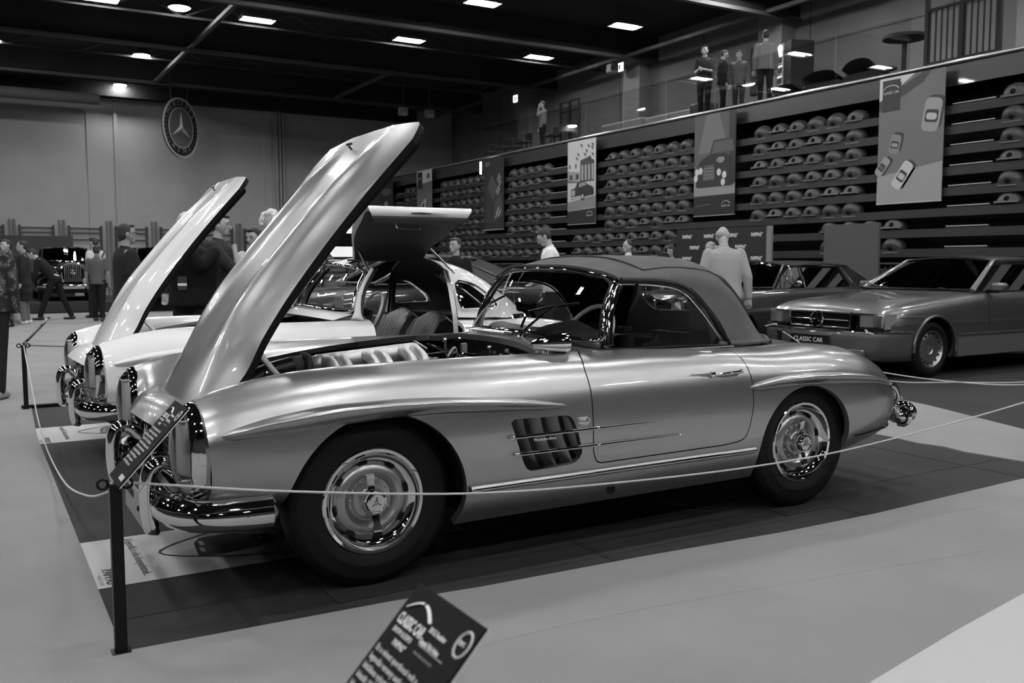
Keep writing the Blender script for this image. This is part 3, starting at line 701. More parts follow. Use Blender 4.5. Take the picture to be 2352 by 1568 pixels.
def wheel(root, x, y, s, R=.345, rim=.208, wd=.165, name='wheel', kind='sl', m1=None, steer=0.):
    t = thing(name, None, None, (x, y, R), steer); t.parent = root
    def L(prof): return [(r, s*h) for r, h in prof]
    h = wd/2
    obj('tyre', MB().lathe(L([(rim-.02, -h*.8), (rim+.01, -h), (rim+.05, -h*1.08), (R-.04, -h*1.02), (R-.012, -h*.82), (R, -h*.6), (R, h*.6), (R-.012, h*.82), (R-.026, h*.9), (R-.034, h*1.0), (R-.038, h*1.01), (R-.045, h*1.03), (rim+.055, h*1.08), (rim+.05, h*1.1), (rim+.045, h*1.08), (rim+.012, h*1.0), (rim-.02, h*.75)]), (0, 0, 0), 'y', 72), rubber, t)
    pm = m1 or silver
    if kind == 'sl':
        obj('rim_ring', MB().lathe(L([(rim-.004, h*.80), (rim+.006, h*.98), (rim+.002, h*1.03), (rim-.010, h*1.0), (rim-.018, h*.80), (rim-.032, h*.62), (rim-.046, h*.56), (rim-.05, h*.40)]), (0, 0, 0), 'y', 72), chrome, t)
        obj('wheel_disc', MB().lathe(L([(rim-.046, h*.42), (rim-.052, h*.34), (rim-.062, h*.50), (rim-.075, h*.62), (rim-.095, h*.66), (rim-.112, h*.50), (rim-.118, h*.38), (.075, h*.34), (.072, h*.50), (.045, h*.56), (.001, h*.56)]), (0, 0, 0), 'y', 72), pm, t)
        m = MB()
        for i in range(8):
            a0 = i*math.pi/4+.2; P = []
            for q in np.linspace(-.11, .11, 6): P.append((.158*math.cos(a0+q), s*(h*.50), .158*math.sin(a0+q)))
            m.tube(P, .009, 8, flat=1.)
        obj('slots', m, blackmat, t)
        m = MB()
        for i in range(12): a = i*math.pi/6; m.ell((.083*math.cos(a), s*h*.40, .083*math.sin(a)), (.006, .006, .006), 8, 5)
        obj('rivets', m, pm, t)
        k = obj('spinner', MB().lathe(L([(.052, h*.5), (.055, h*.9), (.050, h*1.2), (.040, h*1.38), (.034, h*1.40), (.033, h*1.36), (.012, h*1.36), (.010, h*1.42), (.001, h*1.43)]), (0, 0, 0), 'y', 40), chrome, t)
        m = MB()
        for a in (-.22, math.pi-.3+.25):
            d = A3(math.sin(a), 0, math.cos(a)); e = A3(math.cos(a), 0, -math.sin(a)); Q = []
            for rr_, w_, hh in ((.035, .016, .95), (.07, .014, 1.1), (.11, .0165, 1.28), (.118, .015, 1.28)): Q.append([d*rr_+e*w_+A3(0, s*h*hh, 0), d*rr_-e*w_+A3(0, s*h*hh, 0), d*rr_-e*w_+A3(0, s*h*(hh-.22), 0), d*rr_+e*w_+A3(0, s*h*(hh-.22), 0)])
            m.grid(np.array(Q), wv=True); m.poly(Q[-1])
        obj('spinner_ear', m, chrome, k)
        m = MB()
        for q in (0, 120, 240): a = math.radians(q); m.tube([(0, s*h*1.44, 0), (.024*math.sin(a), s*h*1.40, .024*math.cos(a))], [.005, .001], 6)
        obj('star_mark', m, dullmetal, k)
    else:
        obj('rim_ring', MB().lathe(L([(rim-.004, h*.8), (rim+.006, h*.98), (rim-.004, h*1.0), (rim-.014, h*.8), (rim-.03, h*.6)]), (0, 0, 0), 'y', 64), chrome if kind == 'old' else dullmetal, t)
        obj('wheel_disc', MB().lathe(L([(rim-.012, h*.55), (rim-.03, h*.62), (rim-.06, h*.78), (.06, h*.72), (.05, h*.6), (.001, h*.6)]), (0, 0, 0), 'y', 64), pm, t)
        m = MB(); nh = 15
        if kind == 'sec':
            for i in range(nh): a = i*2*math.pi/nh; m.ell(((rim-.035)*math.cos(a), s*h*.68, (rim-.035)*math.sin(a)), (.013, .012, .013), 8, 6)
            obj('holes', m, blackmat, t)
            m = MB()
            for i in range(5): a = i*2*math.pi/5+.3; m.ell((.035*math.cos(a), s*h*.66, .035*math.sin(a)), (.009, .008, .009), 8, 5)
            obj('bolts', m, chrome, t); m = MB().lathe(L([(.022, h*.6), (.020, h*.75), (.001, h*.78)]), (0, 0, 0), 'y', 16); obj('hub_cap', m, chrome, t)
    return t
def headlight(root, s, x=-.655, y=.682, z=.602, a=.128, b=.172):
    t = thing('headlight', None, None, (x, s*y, z)); t.parent = root; sc = (a/b, 1)
    def L(p, n=40): return MB().lathe([(r*b, h) for r, h in p], (0, 0, 0), 'x', n, sc=sc)
    obj('chrome_ring', L([(1.02, .030), (1.045, .012), (1.05, -.012), (1.035, -.030), (.98, -.042), (.94, -.040), (.92, -.02)]), chrome, t)
    obj('reflector', L([(.93, -.03), (.9, -.005), (.75, .03), (.001, .05)]), mat('lamp bowl', .85, .45, .1), t)
    obj('lens', L([(.95, -.030), (.90, -.052), (.75, -.072), (.5, -.086), (.25, -.093), (.001, -.095)]), lens, t)
    m = MB(); R = []
    for zz in np.linspace(-.45, .72, 14):
        row = []
        for k in range(65):
            u = -1+2*k/64; w = math.sqrt(max(0, 1-zz*zz))*.8
            row.append((-.045-.02*(1-u*u)+.0022*math.cos(k*math.pi/2), u*w*a, zz*b))
        R.append(row)
    obj('fluted_glass', MB().grid(np.array(R)), mat('fluted glass', .62, .25, .0, 1.), t)
    for zz, ww in ((-.5, 1.5), (.72, 1.2)): obj('divider', MB().box((-.05, 0, zz*b), (.05, a*ww, .006)), chrome, t)
    obj('bulb_cover', MB().ell((-.02, 0, .12*b), (.03, .045, .045)), chrome, t)
    obj('fog_lamp', MB().ell((-.03, 0, -.72*b), (.03, .05, .035)), mat('frosted glass', .6, .3, .0, 1), t)
    obj('pod', MB().lathe([(b*1.01, .03), (b*1.0, .12), (b*.9, .22)], (0, 0, 0), 'x', 40, sc=sc), MATS[root['_paint']], t)
    return t
def front_end(root, plate=True):
    obj('grille_cavity', MB().box((-.47, 0, .48), (.02, 1.1, .42)).box((-.58, 0, .30), (.25, 1.1, .02)), black, root)
    g = thing('grille', None, None, (-.70, 0, .48)); g.parent = root
    P = cat([(.03, 0, .155), (.0, .30, .15), (.05, .46, .09), (.06, .50, 0), (.06, .44, -.12), (.03, .25, -.17), (.0, 0, -.175), (.03, -.25, -.17), (.06, -.44, -.12), (.06, -.50, 0), (.05, -.46, .09), (.0, -.30, .15)], 5, True)
    obj('grille_frame', MB().tube(P, .013, 8, closed=True), chrome, g)
    m = MB()
    for s in (-1, 1): m.tube([(0, s*.11, 0), (.01, s*.3, 0), (.05, s*.48, 0)], [.022, .016, .012], 10)
    obj('grille_bar', m, chrome, g); m = MB().tube([(-.01, .105*math.cos(a), .105*math.sin(a)) for a in np.arange(32)*math.pi/16], .011, 8, closed=True)
    for q in (90, 210, 330):
        a = math.radians(q); m.tube([(-.02, 0, 0), (-.01, .1*math.cos(a), .1*math.sin(a))], [.02, .004], 4)
    obj('star', m, chrome, g); m = MB()
    for z in np.linspace(-.14, .12, 9): m.box((.12, 0, z), (.006, .9, .006))
    for y in np.linspace(-.44, .44, 30): m.box((.125, y, 0), (.006, .004, .28))
    obj('mesh_grid', m, grey(.08, .3), g)
    for s in (-1, 1):
        headlight(root, s)
        K = cr([(0, -.745, .45, .372), (1, -.748, .52, .372), (2, -.742, .59, .372), (3, -.722, .67, .373), (4, -.665, .752, .374), (5, -.57, .805, .376), (6, -.46, .832, .378), (6.6, -.395, .838, .379)], np.linspace(0, 6.6, 50)); R = []
        for i, (u, x, y, z) in enumerate(K):
            a, b = K[max(i-1, 0)], K[min(i+1, 49)]; tx, ty = b[1]-a[1], b[2]-a[2]; L_ = math.hypot(tx, ty); nx, ny = -ty/L_, tx/L_
            if nx*(-1)+ny*.5 < 0 : nx, ny = -nx, -ny
            e = 1.12*min(1, math.sqrt(max(.01, (49-i)/2.)))*(1 if i > 1 else .6); row = []
            for hh, dd in ((.052, -.02), (.056, .0), (.048, .022), (.02, .040), (.006, .047), (-.01, .046), (-.03, .038), (-.052, .014), (-.056, -.005), (-.05, -.02)): row.append((x+nx*dd*e, s*(y+ny*dd*e), z+hh*e))
            R.append(row)
        bm = obj('bumper', MB().grid(np.array(R)), chrome, root)
        o = MB(); path = cat([(-.765, .48, .255), (-.79, .48, .29), (-.80, .48, .38), (-.795, .48, .47), (-.775, .48, .515), (-.735, .48, .525), (-.69, .475, .49), (-.64, .47, .43)], 5)
        o.tube([(x, s*y, z) for x, y, z in path], [.010+.020*min(1, i/4.) for i in range(len(path))], 14, up=(0, 1, 0), flat=1.5)
        obj('overrider', o, chrome, root)
        obj('bumper_bracket', MB().tube([(-.78, s*.3, .36), (-.60, s*.3, .38)], .02, 8), dullmetal, root)
    # lower valance
    R = [[(-.63+.02*abs(y), y, .33), (-.66+.03*abs(y), y, .30), (-.60, y, .27), (-.45, y, .25)] for y in np.linspace(-.62, .62, 15)]
    obj('front_valance', MB().grid(np.array(R)), MATS[root['_paint']], root)
def rear_end(root):
    for s in (-1, 1):
        K = cr([(0, 3.445, .12, .40), (1, 3.45, .35, .40), (2, 3.43, .52, .40), (3, 3.385, .64, .40), (4, 3.31, .725, .40), (5, 3.22, .79, .40)], np.linspace(0, 5, 36)); R = []
        for i, (u, x, y, z) in enumerate(K):
            a, b = K[max(i-1, 0)], K[min(i+1, 35)]; tx, ty = b[1]-a[1], b[2]-a[2]; L_ = math.hypot(tx, ty); nx, ny = ty/L_, -tx/L_; e = 1 if 1 < i < 34 else .6
            R.append([(x+nx*dd*e, s*(y+ny*dd*e), z+hh*e) for hh, dd in ((.05, -.03), (.06, .0), (.05, .03), (.02, .05), (-.01, .052), (-.035, .04), (-.055, .01), (-.05, -.03))])
        obj('bumper', MB().grid(np.array(R)), chrome, root)
        o = MB(); o.tube(cat([(3.32, s*.57, .54), (3.38, s*.57, .555), (3.43, s*.57, .53), (3.46, s*.57, .45), (3.46, s*.57, .38), (3.43, s*.57, .34)], 4), .028, 14); obj('overrider', o, chrome, root)
        obj('bumper_end', MB().ell((3.395, s*.655, .405), (.085, .085, .068), 24, 14).ell((3.27, s*.755, .405), (.06, .05, .055), 20, 12), chrome, root)
        t = thing('tail_light', None, None, (3.225, s*.655, .55)); t.parent = root
        obj('lens', MB().ell((0, 0, 0), (.035, .035, .05)), mat('tail lens', .12, .08, 0, 1), t); obj('bezel', MB().ell((-.008, 0, 0), (.03, .042, .06)), chrome, t); obj('reflector', MB().ell((.02, 0, -.085), (.022, .022, .022)), chrome, t)
# ---------------- silver roadster ----------------
def pane(name, rows, m, parent): return obj(name, MB().grid(np.array(rows)), m, parent)
def windscreen(root, xb, zb, xt, zt, wb, wt, cb=.17, ct=.09, name='windscreen'):
    def G(v, t):                          # v -1..1 across, t 0 bottom .. 1 top
        b = A3(xb+cb*abs(v)**2.2, v*wb, zb-.03*v*v); q = A3(xt+ct*abs(v)**2.2, v*wt, zt-.05*abs(v)**2.5); p = b+(q-b)*t; p[0] -= .03*math.sin(math.pi*t); return p
    rows = [[G(v, t) for v in np.linspace(-1, 1, 33)] for t in np.linspace(0, 1, 7)]
    w = pane(name, rows, glassm, root)
    c = .10; loop = []
    for v, t in [(-1+c, 0)]+[(v, 0) for v in np.linspace(-.8, .8, 17)]+[(1-c, 0), (1-c*.3, c*.35), (1, c), (1, .3), (1, .5), (1, .7), (1, 1-c), (1-c*.3, 1-c*.35), (1-c, 1)]+[(v, 1) for v in np.linspace(.8, -.8, 17)]+[(-1+c, 1), (-1+c*.3, 1-c*.35), (-1, 1-c), (-1, .7), (-1, .5), (-1, .3), (-1, c), (-1+c*.3, c*.35)]: loop.append(G(v, t))
    return G, loop, w
def hood_part(root, paint, name='bonnet'):
    wk = [(-.70, .33), (-.56, .44), (-.4, .475), (0, .515), (.5, .575), (.85, .625), (.95, .63)]; zck = [(-.70, .705), (-.66, .725), (-.5, .775), (-.3, .82), (0, .862), (.5, .898), (.95, .912)]; zek = [(-.70, .69), (-.56, .68), (-.4, .685), (-.2, .745), (0, .79), (.4, .85), (.95, .90)]
    th = math.radians(45.); ct, st = math.cos(th), math.sin(th)
    def pt(u, v, off=0):
        x0 = -.665+.10*v*v; x1 = .915-.035*v*v-.10*max(0, (abs(v)-.86)/.14)**2; x = x0+(x1-x0)*u
        w = cr(wk, [x])[0][1]; zc = cr(zck, [x])[0][1]; ze = cr(zek, [x])[0][1]
        z = zc+(ze-zc)*abs(v)**3; y = v*w
        k = min(1, max(0, (x+.5)/.45)); k = k*k*(3-2*k); k2 = min(1, max(0, (.92-x)/.4)); k2 = k2*k2*(3-2*k2); k *= .1+.9*k2; z += .028*k*math.exp(-((abs(y)-.25)/.07)**2)
        z += -off; dx, dz = x+.58, z-.70
        return (-.58+dx*ct-dz*st, y, .70+dx*st+dz*ct)
    U = np.linspace(0, 1, 48); Vv = np.concatenate([[-1], np.linspace(-.985, .985, 61), [1]])
    top = np.array([[pt(u, v) for v in Vv] for u in U]); bot = np.array([[pt(u, v, .03) for v in Vv] for u in U])
    b = obj(name, MB().grid(top), paint, root)
    m = MB().grid(bot)
    for A, B in ((top[0], bot[0]), (top[-1], bot[-1]), (top[:, 0], bot[:, 0]), (top[:, -1], bot[:, -1])): m.grid(np.array([A, B]))
    obj('underside', m, blackmat, b)
    m = MB()
    for v in (-.9, -.3, .3, .9): m.tube([pt(u, v, .045) for u in np.linspace(.05, .95, 14)], .02, 6)
    for u in (.1, .4, .7, .95): m.tube([pt(u, v, .045) for v in np.linspace(-.9, .9, 14)], .02, 6)
    obj('stiffener', m, blackmat, b)
    a = A3(*pt(.93, .12)); q = A3(*pt(.93, .12, -.03)); m = MB().tube([a, q, q+A3(.01, -.05, .0)], .006, 6); obj('washer_jet', m, chrome, b)
    a = A3(*pt(.22, -.95, .03)); m = MB().tube([a, (-.18, -.47, .70)], .012, 8); obj('support_strut', m, dullmetal, b)
def make_roadster():
    t = thing('roadster', 'silver open sports roadster with raised bonnet and dark soft top nearest the camera', 'car'); t['_paint'] = 'silver paint'
    sp_body(t, silver, False); front_end(t); rear_end(t); hood_part(t, silver2)
    for x, y, tr in ((0, .695, 0), (2.4, .712, 0)):
        for s in (-1, 1): wheel(t, x, s*y, s)
    # windscreen
    G, loop, w = windscreen(t, 1.055, .937, 1.262, 1.257, .632, .565)
    obj('windscreen_frame', MB().tube(loop, .0145, 10, closed=True), chrome, t)
    obj('frame_seal', MB().tube([p+(A3(1.25, 0, 1.09)-p)*.025+A3(-.012, 0, 0) for p in loop], .006, 6, closed=True), black, t)
    for s in (-1, 1):
        P = [A3(*G(s, k))+A3(.022, s*.012, 0) for k in (1.0, .8, .6, .4, .2, .05, -.03)]; obj('side_pillar', MB().tube(P, [.016, .017, .018, .018, .019, .022, .024], 10), chrome, t)
    obj('scuttle_gasket', MB().tube([A3(*G(v, -.06))+A3(-.012, 0, 0) for v in np.linspace(-1, 1, 24)], .022, 8, flat=.9), black, t)
    obj('scuttle_chrome', MB().tube([A3(*G(v, -.02))+A3(-.012, 0, .0) for v in np.linspace(-.98, .98, 24)], .008, 8), chrome, t)
    # wipers
    for a, b0, b1, n in ((.75, (.78, .12), (-.02, .52), 1),):
        pass
    for pv, ev, e0, e1 in ((-.30, (-.62, .50), (-.30, .34), (-.80, .56)), (.72, (.38, .46), (.60, .30), (.18, .56))):
        base = A3(*G(pv, -.10))+A3(-.03, 0, .01); e = A3(*G(*ev))+A3(-.035, 0, 0)
        wp = thing('wiper', None, None, tuple(base)); wp.parent = t
        m = MB().tube([A3(0, 0, 0), (e-base)*.25+A3(-.01, 0, .012), (e-base)*.6+A3(-.012, 0, .01), e-base], [.010, .008, .0055, .004], 6); obj('arm', m, chrome, wp)
        p0, p1 = A3(*G(*e0))+A3(-.028, 0, 0), A3(*G(*e1))+A3(-.028, 0, 0); mid = (p0+p1)/2+A3(-.01, 0, .004)
        obj('blade', MB().tube([p0-base, mid-base, p1-base], .0065, 6), black, wp); obj('pivot', MB().ell((0, 0, -.004), (.018, .018, .02)), chrome, wp)
    # scuttle ventilation grille
    m = MB()
    for i in range(34):
        y = -.02+.40*(i/33)-.1
        for k in range(2): m.rbox((.965+.045*k, y-.003, .929), (1.0+.045*k, y+.003, .940), .002)
    obj('scuttle_grille', m, chrome, t)
    # mirrors
    mr = thing('side_mirror', None, None, (.90, -.66, .925)); mr.parent = t
    obj('housing', MB().lathe([(.001, -.095), (.012, -.092), (.026, -.06), (.038, 0), (.044, .045), (.047, .075), (.046, .09), (.04, .092), (.001, .090)], (0, 0, 0), 'x', 32), chrome, mr)
    obj('stem', MB().tube([(-.01, 0, -.03), (-.02, .005, -.05), (-.035, .01, -.068)], [.012, .014, .026], 12), chrome, mr)
    mi = thing('rear_view_mirror', None, None, (1.17, -.03, 1.06)); mi.parent = t
    obj('housing', MB().rbox((-.025, -.085, -.028), (.012, .085, .028), .012), black, mi); obj('stem', MB().tube([(0, .0, -.03), (-.02, .03, -.11)], .007, 8), black, mi)
    # interior
    obj('cockpit_tub', MB().box((1.6, 0, .42), (1.1, 1.3, .02)).box((1.75, .62, .62), (1.3, .02, .46)).box((1.75, -.62, .62), (1.3, .02, .46)).box((2.3, 0, .66), (.02, 1.2, .4)), blackmat, t)
    R = []
    for v in np.linspace(-1, 1, 25):
        hump = .045*math.exp(-((v+.45)/.22)**2)
        R.append([(1.12+.17*abs(v)**2.2, v*.6, .925), (1.17+.15*v*v, v*.6, .94+hump), (1.28+.1*v*v, v*.6, .945+hump*1.2), (1.34+.08*v*v, v*.6, .93+hump*.6), (1.36+.08*v*v, v*.6, .86), (1.33, v*.6, .75)])
    obj('dashboard', MB().grid(np.array(R)), mat('dash leather', .06, .45), t)
    sw = thing('steering_wheel', None, None, (1.32, -.34, .90)); sw.parent = t; ax = A3(math.sin(.55), 0, -math.cos(.55))*-1; u1 = A3(0, 1, 0); u2 = np.cross(A3(.86, 0, -.5)*-1, u1)
    obj('rim', MB().tube([u1*.195*math.cos(a)+u2*.195*math.sin(a) for a in np.arange(40)*math.pi/20], .012, 8, closed=True), mat('ivory', .55, .3), sw)
    m = MB().ell((0, 0, 0), (.03, .05, .05)); m.tube([u1*-.19, u1*.19], .008, 6); m.tube([A3(0, 0, 0), A3(-.3, 0, -.15)], .02, 8); obj('spokes', m, mat('ivory', .55, .3), sw)
    for y in (-.32, .32):
        st = thing('seat', None, None, (1.72, y, .45)); st.parent = t
        obj('cushion', MB().rbox((-.25, -.23, 0), (.22, .23, .18), .05), leather, st)
        R = []
        for v in np.linspace(-1, 1, 13): R.append([(.16, v*.23, .1), (.17-.02*v*v, v*.235, .3), (.2-.03*v*v, v*.225, .42-.03*v*v), (.24, v*.2, .455-.05*v*v), (.29, v*.2, .43-.05*v*v), (.3, v*.22, .1)])
        obj('backrest', MB().grid(np.array(R)), leather, st); m = MB()
        for k in range(7): m.tube([(.17+.02, -.19+.063*k, .36), (.215, -.18+.06*k, .458), (.27, -.18+.06*k, .455)], .012, 6)
        obj('pleats', m, leather, st)
    # soft top
    Cc = [(1.245, 0, 1.268), (1.5, 0, 1.318), (1.75, 0, 1.33), (2.0, 0, 1.315), (2.2, 0, 1.262), (2.38, 0, 1.15), (2.54, 0, 1.0), (2.67, 0, .865)]
    Qq = [(1.27, -.30, 1.262), (1.5, -.32, 1.305), (1.75, -.32, 1.317), (2.0, -.32, 1.30), (2.19, -.31, 1.24), (2.36, -.29, 1.12), (2.51, -.25, .99), (2.64, -.20, .863)]
    Mm = [(1.345, -.555, 1.215), (1.5, -.565, 1.232), (1.75, -.565, 1.240), (1.98, -.555, 1.205), (2.13, -.54, 1.12), (2.28, -.485, 1.015), (2.41, -.43, .925), (2.53, -.375, .862)]
    Nn = [(1.37, -.600, 1.12), (1.52, -.610, 1.12), (1.75, -.612, 1.12), (1.96, -.605, 1.08), (2.10, -.59, 1.02), (2.23, -.55, .955), (2.34, -.51, .90), (2.45, -.465, .860)]
    Bb = [(1.40, -.645, .90), (1.55, -.655, .89), (1.75, -.655, .88), (1.95, -.645, .872), (2.08, -.63, .866), (2.20, -.605, .862), (2.31, -.575, .860), (2.41, -.525, .858)]
    cs = np.array([cat(c, 8) for c in (Cc, Qq, Mm, Nn, Bb)]); half = cat(cs.reshape(5, -1), 8).reshape(-1, cs.shape[1], 3).transpose(1, 0, 2)
    mir = half[:, :0:-1].copy(); mir[:, :, 1] *= -1; g = np.concatenate([mir, half], 1)
    g[:, :, 2] += 0
    V, F = MB().grid(g).arr()
    WP = rounded([(1.25, 1.188), (1.62, 1.186), (1.75, 1.150), (1.84, 1.07), (2.02, .80), (1.2, .80)], .06)
    V, F = clip(V, F, lambda V: np.where(np.abs(V[:, 1]) > .48, -sdpoly(WP, xz(V)), 1.))
    N_ = vnorm(V, F); N_ *= np.sign((N_*(V-A3(1.8, 0, .9))).sum(1, keepdims=True)); liner = (V-N_*.012, list(F))
    RW = rounded([(.42, 1.215), (.42, .99), (-.42, .99), (-.42, 1.215)], .05)
    RV, RF = clip(V, F, lambda V: np.where(V[:, 0] > 2.1, sdpoly(RW, V[:, [1, 2]]), -1.)); V, F = clip(V, F, lambda V: np.where(V[:, 0] > 2.1, -sdpoly(RW, V[:, [1, 2]]), 1.))
    LV, LF = clip(liner[0], liner[1], lambda V: np.where(V[:, 0] > 2.1, -sdpoly(RW, V[:, [1, 2]]), 1.)); obj('soft_top_lining', MB().add(LV, LF), blackmat, t)
    obj('parcel_shelf', MB().box((2.27, 0, .845), (.5, .9, .02)), blackmat, t)
    m = MB().add(V, F); lip(m, V, F, .012)
    st = obj('soft_top', m, canvas, t); 
    obj('rear_window', MB().add(RV, RF), mat('plastic pane', .75, .05, glass=True, refl=1.), st)
    P = cat([(1.35, -.60, 1.205), (1.6, -.612, 1.195), (1.75, -.612, 1.158), (1.86, -.625, 1.06), (1.95, -.64, .95), (2.01, -.648, .87)], 5)
    for s in (-1, 1):
        Q = [(x, y*-s, z) for x, y, z in P]; obj('window_seal', MB().tube(Q, .012, 8), black, st)
        Q2 = [(x-.02, y*-s+s*-.008, z-.018) for x, y, z in P]; obj('window_frame', MB().tube(Q2+[(1.99, s*.645, .875)], .006, 8), chrome, st)
    hem = [(x, y, z+.004) for x, y, z in cat(Bb[3:], 5)]+[(x, y, z+.004) for x, y, z in ((2.47, -.46, .86), (2.56, -.36, .862), (2.63, -.20, .864), (2.675, 0, .865))]
    hem = hem+[(x, -y, z) for x, y, z in hem[-2::-1]]; obj('hem', MB().tube(hem, .013, 8), canvas, st)
    m = MB()
    for s in (-1, 1): m.tube([(x, s*y, z+.004) for x, y, z in cat([(1.53, .54, 1.248), (1.50, .42, 1.288), (1.50, .25, 1.312), (1.50, .0, 1.322)], 4)], .004, 6); m.tube([(x, s*y, z+.004) for x, y, z in cat([(1.53, .54, 1.250), (1.75, .52, 1.262), (2.0, .51, 1.235), (2.17, .47, 1.15), (2.34, .40, 1.03), (2.45, .33, .93)], 4)], .003, 6)
    obj('seam', m, grey(.03), st)
    for s in (-1, 1):
        R = [[(1.31+.02*k, s*(.645-.04*(1-(1-k/6)**1)), .875+.315*k/6)]+[(x+(0 if i < 4 else 0), s*(.645-.045*k/6), .875+.315*k/6) for i, x in enumerate(np.linspace(1.36+.02*k, min(2.0-.0*k, 2.01-.26*(k/6)**1.6), 6))] for k in range(7)]
        pane('side_glass', R, glassm, t)
        obj('belt_strip', MB().tube([(x, s*(.662 if x < 1.9 else .655), .872-.012*(x-1.3)) for x in np.linspace(1.26, 2.03, 12)], .007, 8), chrome, t)
        obj('inner_trim', MB().tube([(x, s*.63, .868) for x in np.linspace(1.28, 2.05, 8)], .018, 8), black, t)
    # door furniture on both sides
    for s in (-1, 1):
        Y = lambda x, z: s*(body_y(x, z))
        h = thing('door_handle', None, None, (1.72, Y(1.72, .752), .752)); h.parent = t
        o = lambda x, z, d: (x-1.72, Y(x, z)+s*(d+.004)-Y(1.72, .752), z-.752)
        obj('lever', MB().tube([o(1.755, .750, .012), o(1.80, .752, .018), o(1.88, .755, .020), o(1.905, .757, .016)], [.005, .007, .008, .011], 10), chrome, h)
        obj('lock', MB().lathe([(.016, 0), (.016, s*.010), (.010, s*.014), (.001, s*.014)], o(1.722, .751, 0), 'y', 20), chrome, h)
        obj('spear', MB().tube([o(1.585, .757, .003), o(1.70, .752, .006)], [.0015, .004], 8), chrome, h)
    # sticker, badge, jack hole
    x0 = .915; y0 = -body_y(.94, .597)-.0035
    obj('race_sticker', MB().tube([(x0, y0, .579), (x0, y0, .612), (x0+.048, y0, .612), (x0+.045, y0, .617), (x0+.066, y0, .597), (x0+.045, y0, .575), (x0+.048, y0, .579)], .0016, 5, closed=True), whiteink, t)
    text('sticker_text', '1000', .0195, whiteink, (x0+.005, y0-.001, .599), (1, 0, 0), (0, 0, 1), t, bold=.0004); text('sticker_text', 'MIGLIA', .016, whiteink, (x0+.004, y0-.001, .583), (1, 0, 0), (0, 0, 1), t, bold=.0003)
    text('vent_badge', 'Mercedes-Benz', .018, chrome, (.69, -.868, .532), (1, 0, 0), (0, 0, 1), t)
    obj('jack_hole', MB().lathe([(.021, -.004), (.021, .0), (.001, .001)], (1.125, -body_y(1.125, .26)-.008, .262), 'y', 24), blackmat, t)
    # number plate
    pl = thing('number_plate', None, None, (-.80, -.19, .315)); pl.parent = t
    obj('plate', MB().rbox((-.004, -.26, -.065), (.004, .26, .065), .002), mat('plate', .27, .5), pl)
    obj('bolt', MB().ell((-.006, -.10, .0), (.006, .012, .012)), black, pl); text('plate_text', 'PEREGRIN', .05, ink, (-.0055, .24, .015), (0, -1, 0), (0, 0, 1), pl)
    # engine
    e = thing('engine', None, None, (.3, -.05, .6)); e.parent = t
    def T(pts, r, m_, name='pipe', n=12): obj(name, MB().tube([A3(*p)-A3(.3, -.05, .6) for p in (cat(pts, 5) if len(pts) > 2 else pts)], r, n), m_, e)
    obj('intake_plenum', MB().cap((-.30, -.07, .235), (.17, -.07, .265), .040, .044, 20), castmetal, e)
    for x in (.03, .09, .22, .28, .40, .46):
        T([(x, -.13, .845+.06*x), (x+.005, -.19, .838+.06*x), (x+.01, -.25, .80+.06*x), (x+.015, -.285, .73), (x+.015, -.29, .6)], .029, castmetal, 'intake_runner', 14)
    obj('throttle_body', MB().rbox((-.375, -.125, .17), (-.34, -.015, .285), .012).cap((-.42, -.07, .23), (-.36, -.07, .235), .042, .042, 16), grey(.05, .4), e)
    T([(-.12, -.12, .825), (-.22, -.13, .805), (-.32, -.14, .77)], .047, black, 'air_hose', 16); T([(-.30, -.14, .775), (-.44, -.12, .70)], .05, grey(.1), 'air_intake', 16)
    obj('hose_clamp', MB().tube([A3(-.56, -.08, .185)+A3(.02*math.sin(a), .056*math.cos(a), .056*math.sin(a)) for a in np.arange(20)*math.pi/10], .006, 6, closed=True), chrome, e)
    obj('valve_cover', MB().rbox((-.35, .12, .02), (.45, .30, .20), .04), grey(.15, .3), e)
    T([(-.2, .30, .80), (.3, .33, .83), (.6, .35, .845)], .008, chrome, 'fuel_line', 8)
    T([(-.35, -.30, .70), (-.2, -.33, .745), (0, -.35, .755)], .01, chrome, 'fuel_line', 8)
    rg = random.Random(5)
    for i in range(34):
        x, y = .62+rg.random()*.30, -.42+rg.random()*.8; a = A3(x, y, .76+rg.random()*.09); b = a+A3(rg.uniform(-.12, .12), rg.uniform(-.15, .15), rg.uniform(-.05, .06)); c = b+A3(rg.uniform(-.08, .08), rg.uniform(-.1, .1), -.04)
        T([a, b, c], rg.uniform(.004, .010), rg.choice([chrome, black, dullmetal, black]), 'hose', 6)
    for x, y, z in ((.752, .10, .893), (.877, -.15, .866)):
        T([(x+.03, y+.01, .78), (x+.01, y+.005, .83), (x, y, z)], .007, dullmetal, 'lever', 8); obj('lever_knob', MB().ell((x-.3, y+.05, z-.6), (.015, .012, .012)), chrome, e)
    for x, y, z, w in ((.82, .02, .880, .016), (.905, -.27, .868, .010), (.86, -.42, .858, .008), (.70, -.24, .85, .012)): obj('bracket', MB().rbox((x-.3-w, y+.05-w*.7, z-.70), (x-.3+w, y+.05+w*.7, z-.6), .004), grey(.22, .4), e)
    obj('brake_reservoir', MB().cap((.52, -.3, .05), (.52, -.3, .16), .04, .04, 16), grey(.03, .2), e); obj('battery', MB().rbox((.42, .2, .02), (.62, .4, .16), .01), black, e)
    obj('block', MB().rbox((-.5, -.3, -.14), (.5, .3, .04), .04), grey(.03, .4), e)
    return t
R300 = make_roadster(); R300.location.z = .005
for i, (x, y) in enumerate(((0, -.70), (2.4, -.71))):
    tag(obj('wheel_pad', MB().rbox((x-.19, y-.17, 0), (x+.19, y+.17, .005), .001), grey(.02)), 'flat dark board under the %s wheel of the silver roadster' % ('front', 'rear')[i], 'board', 'boards under the roadster wheels')
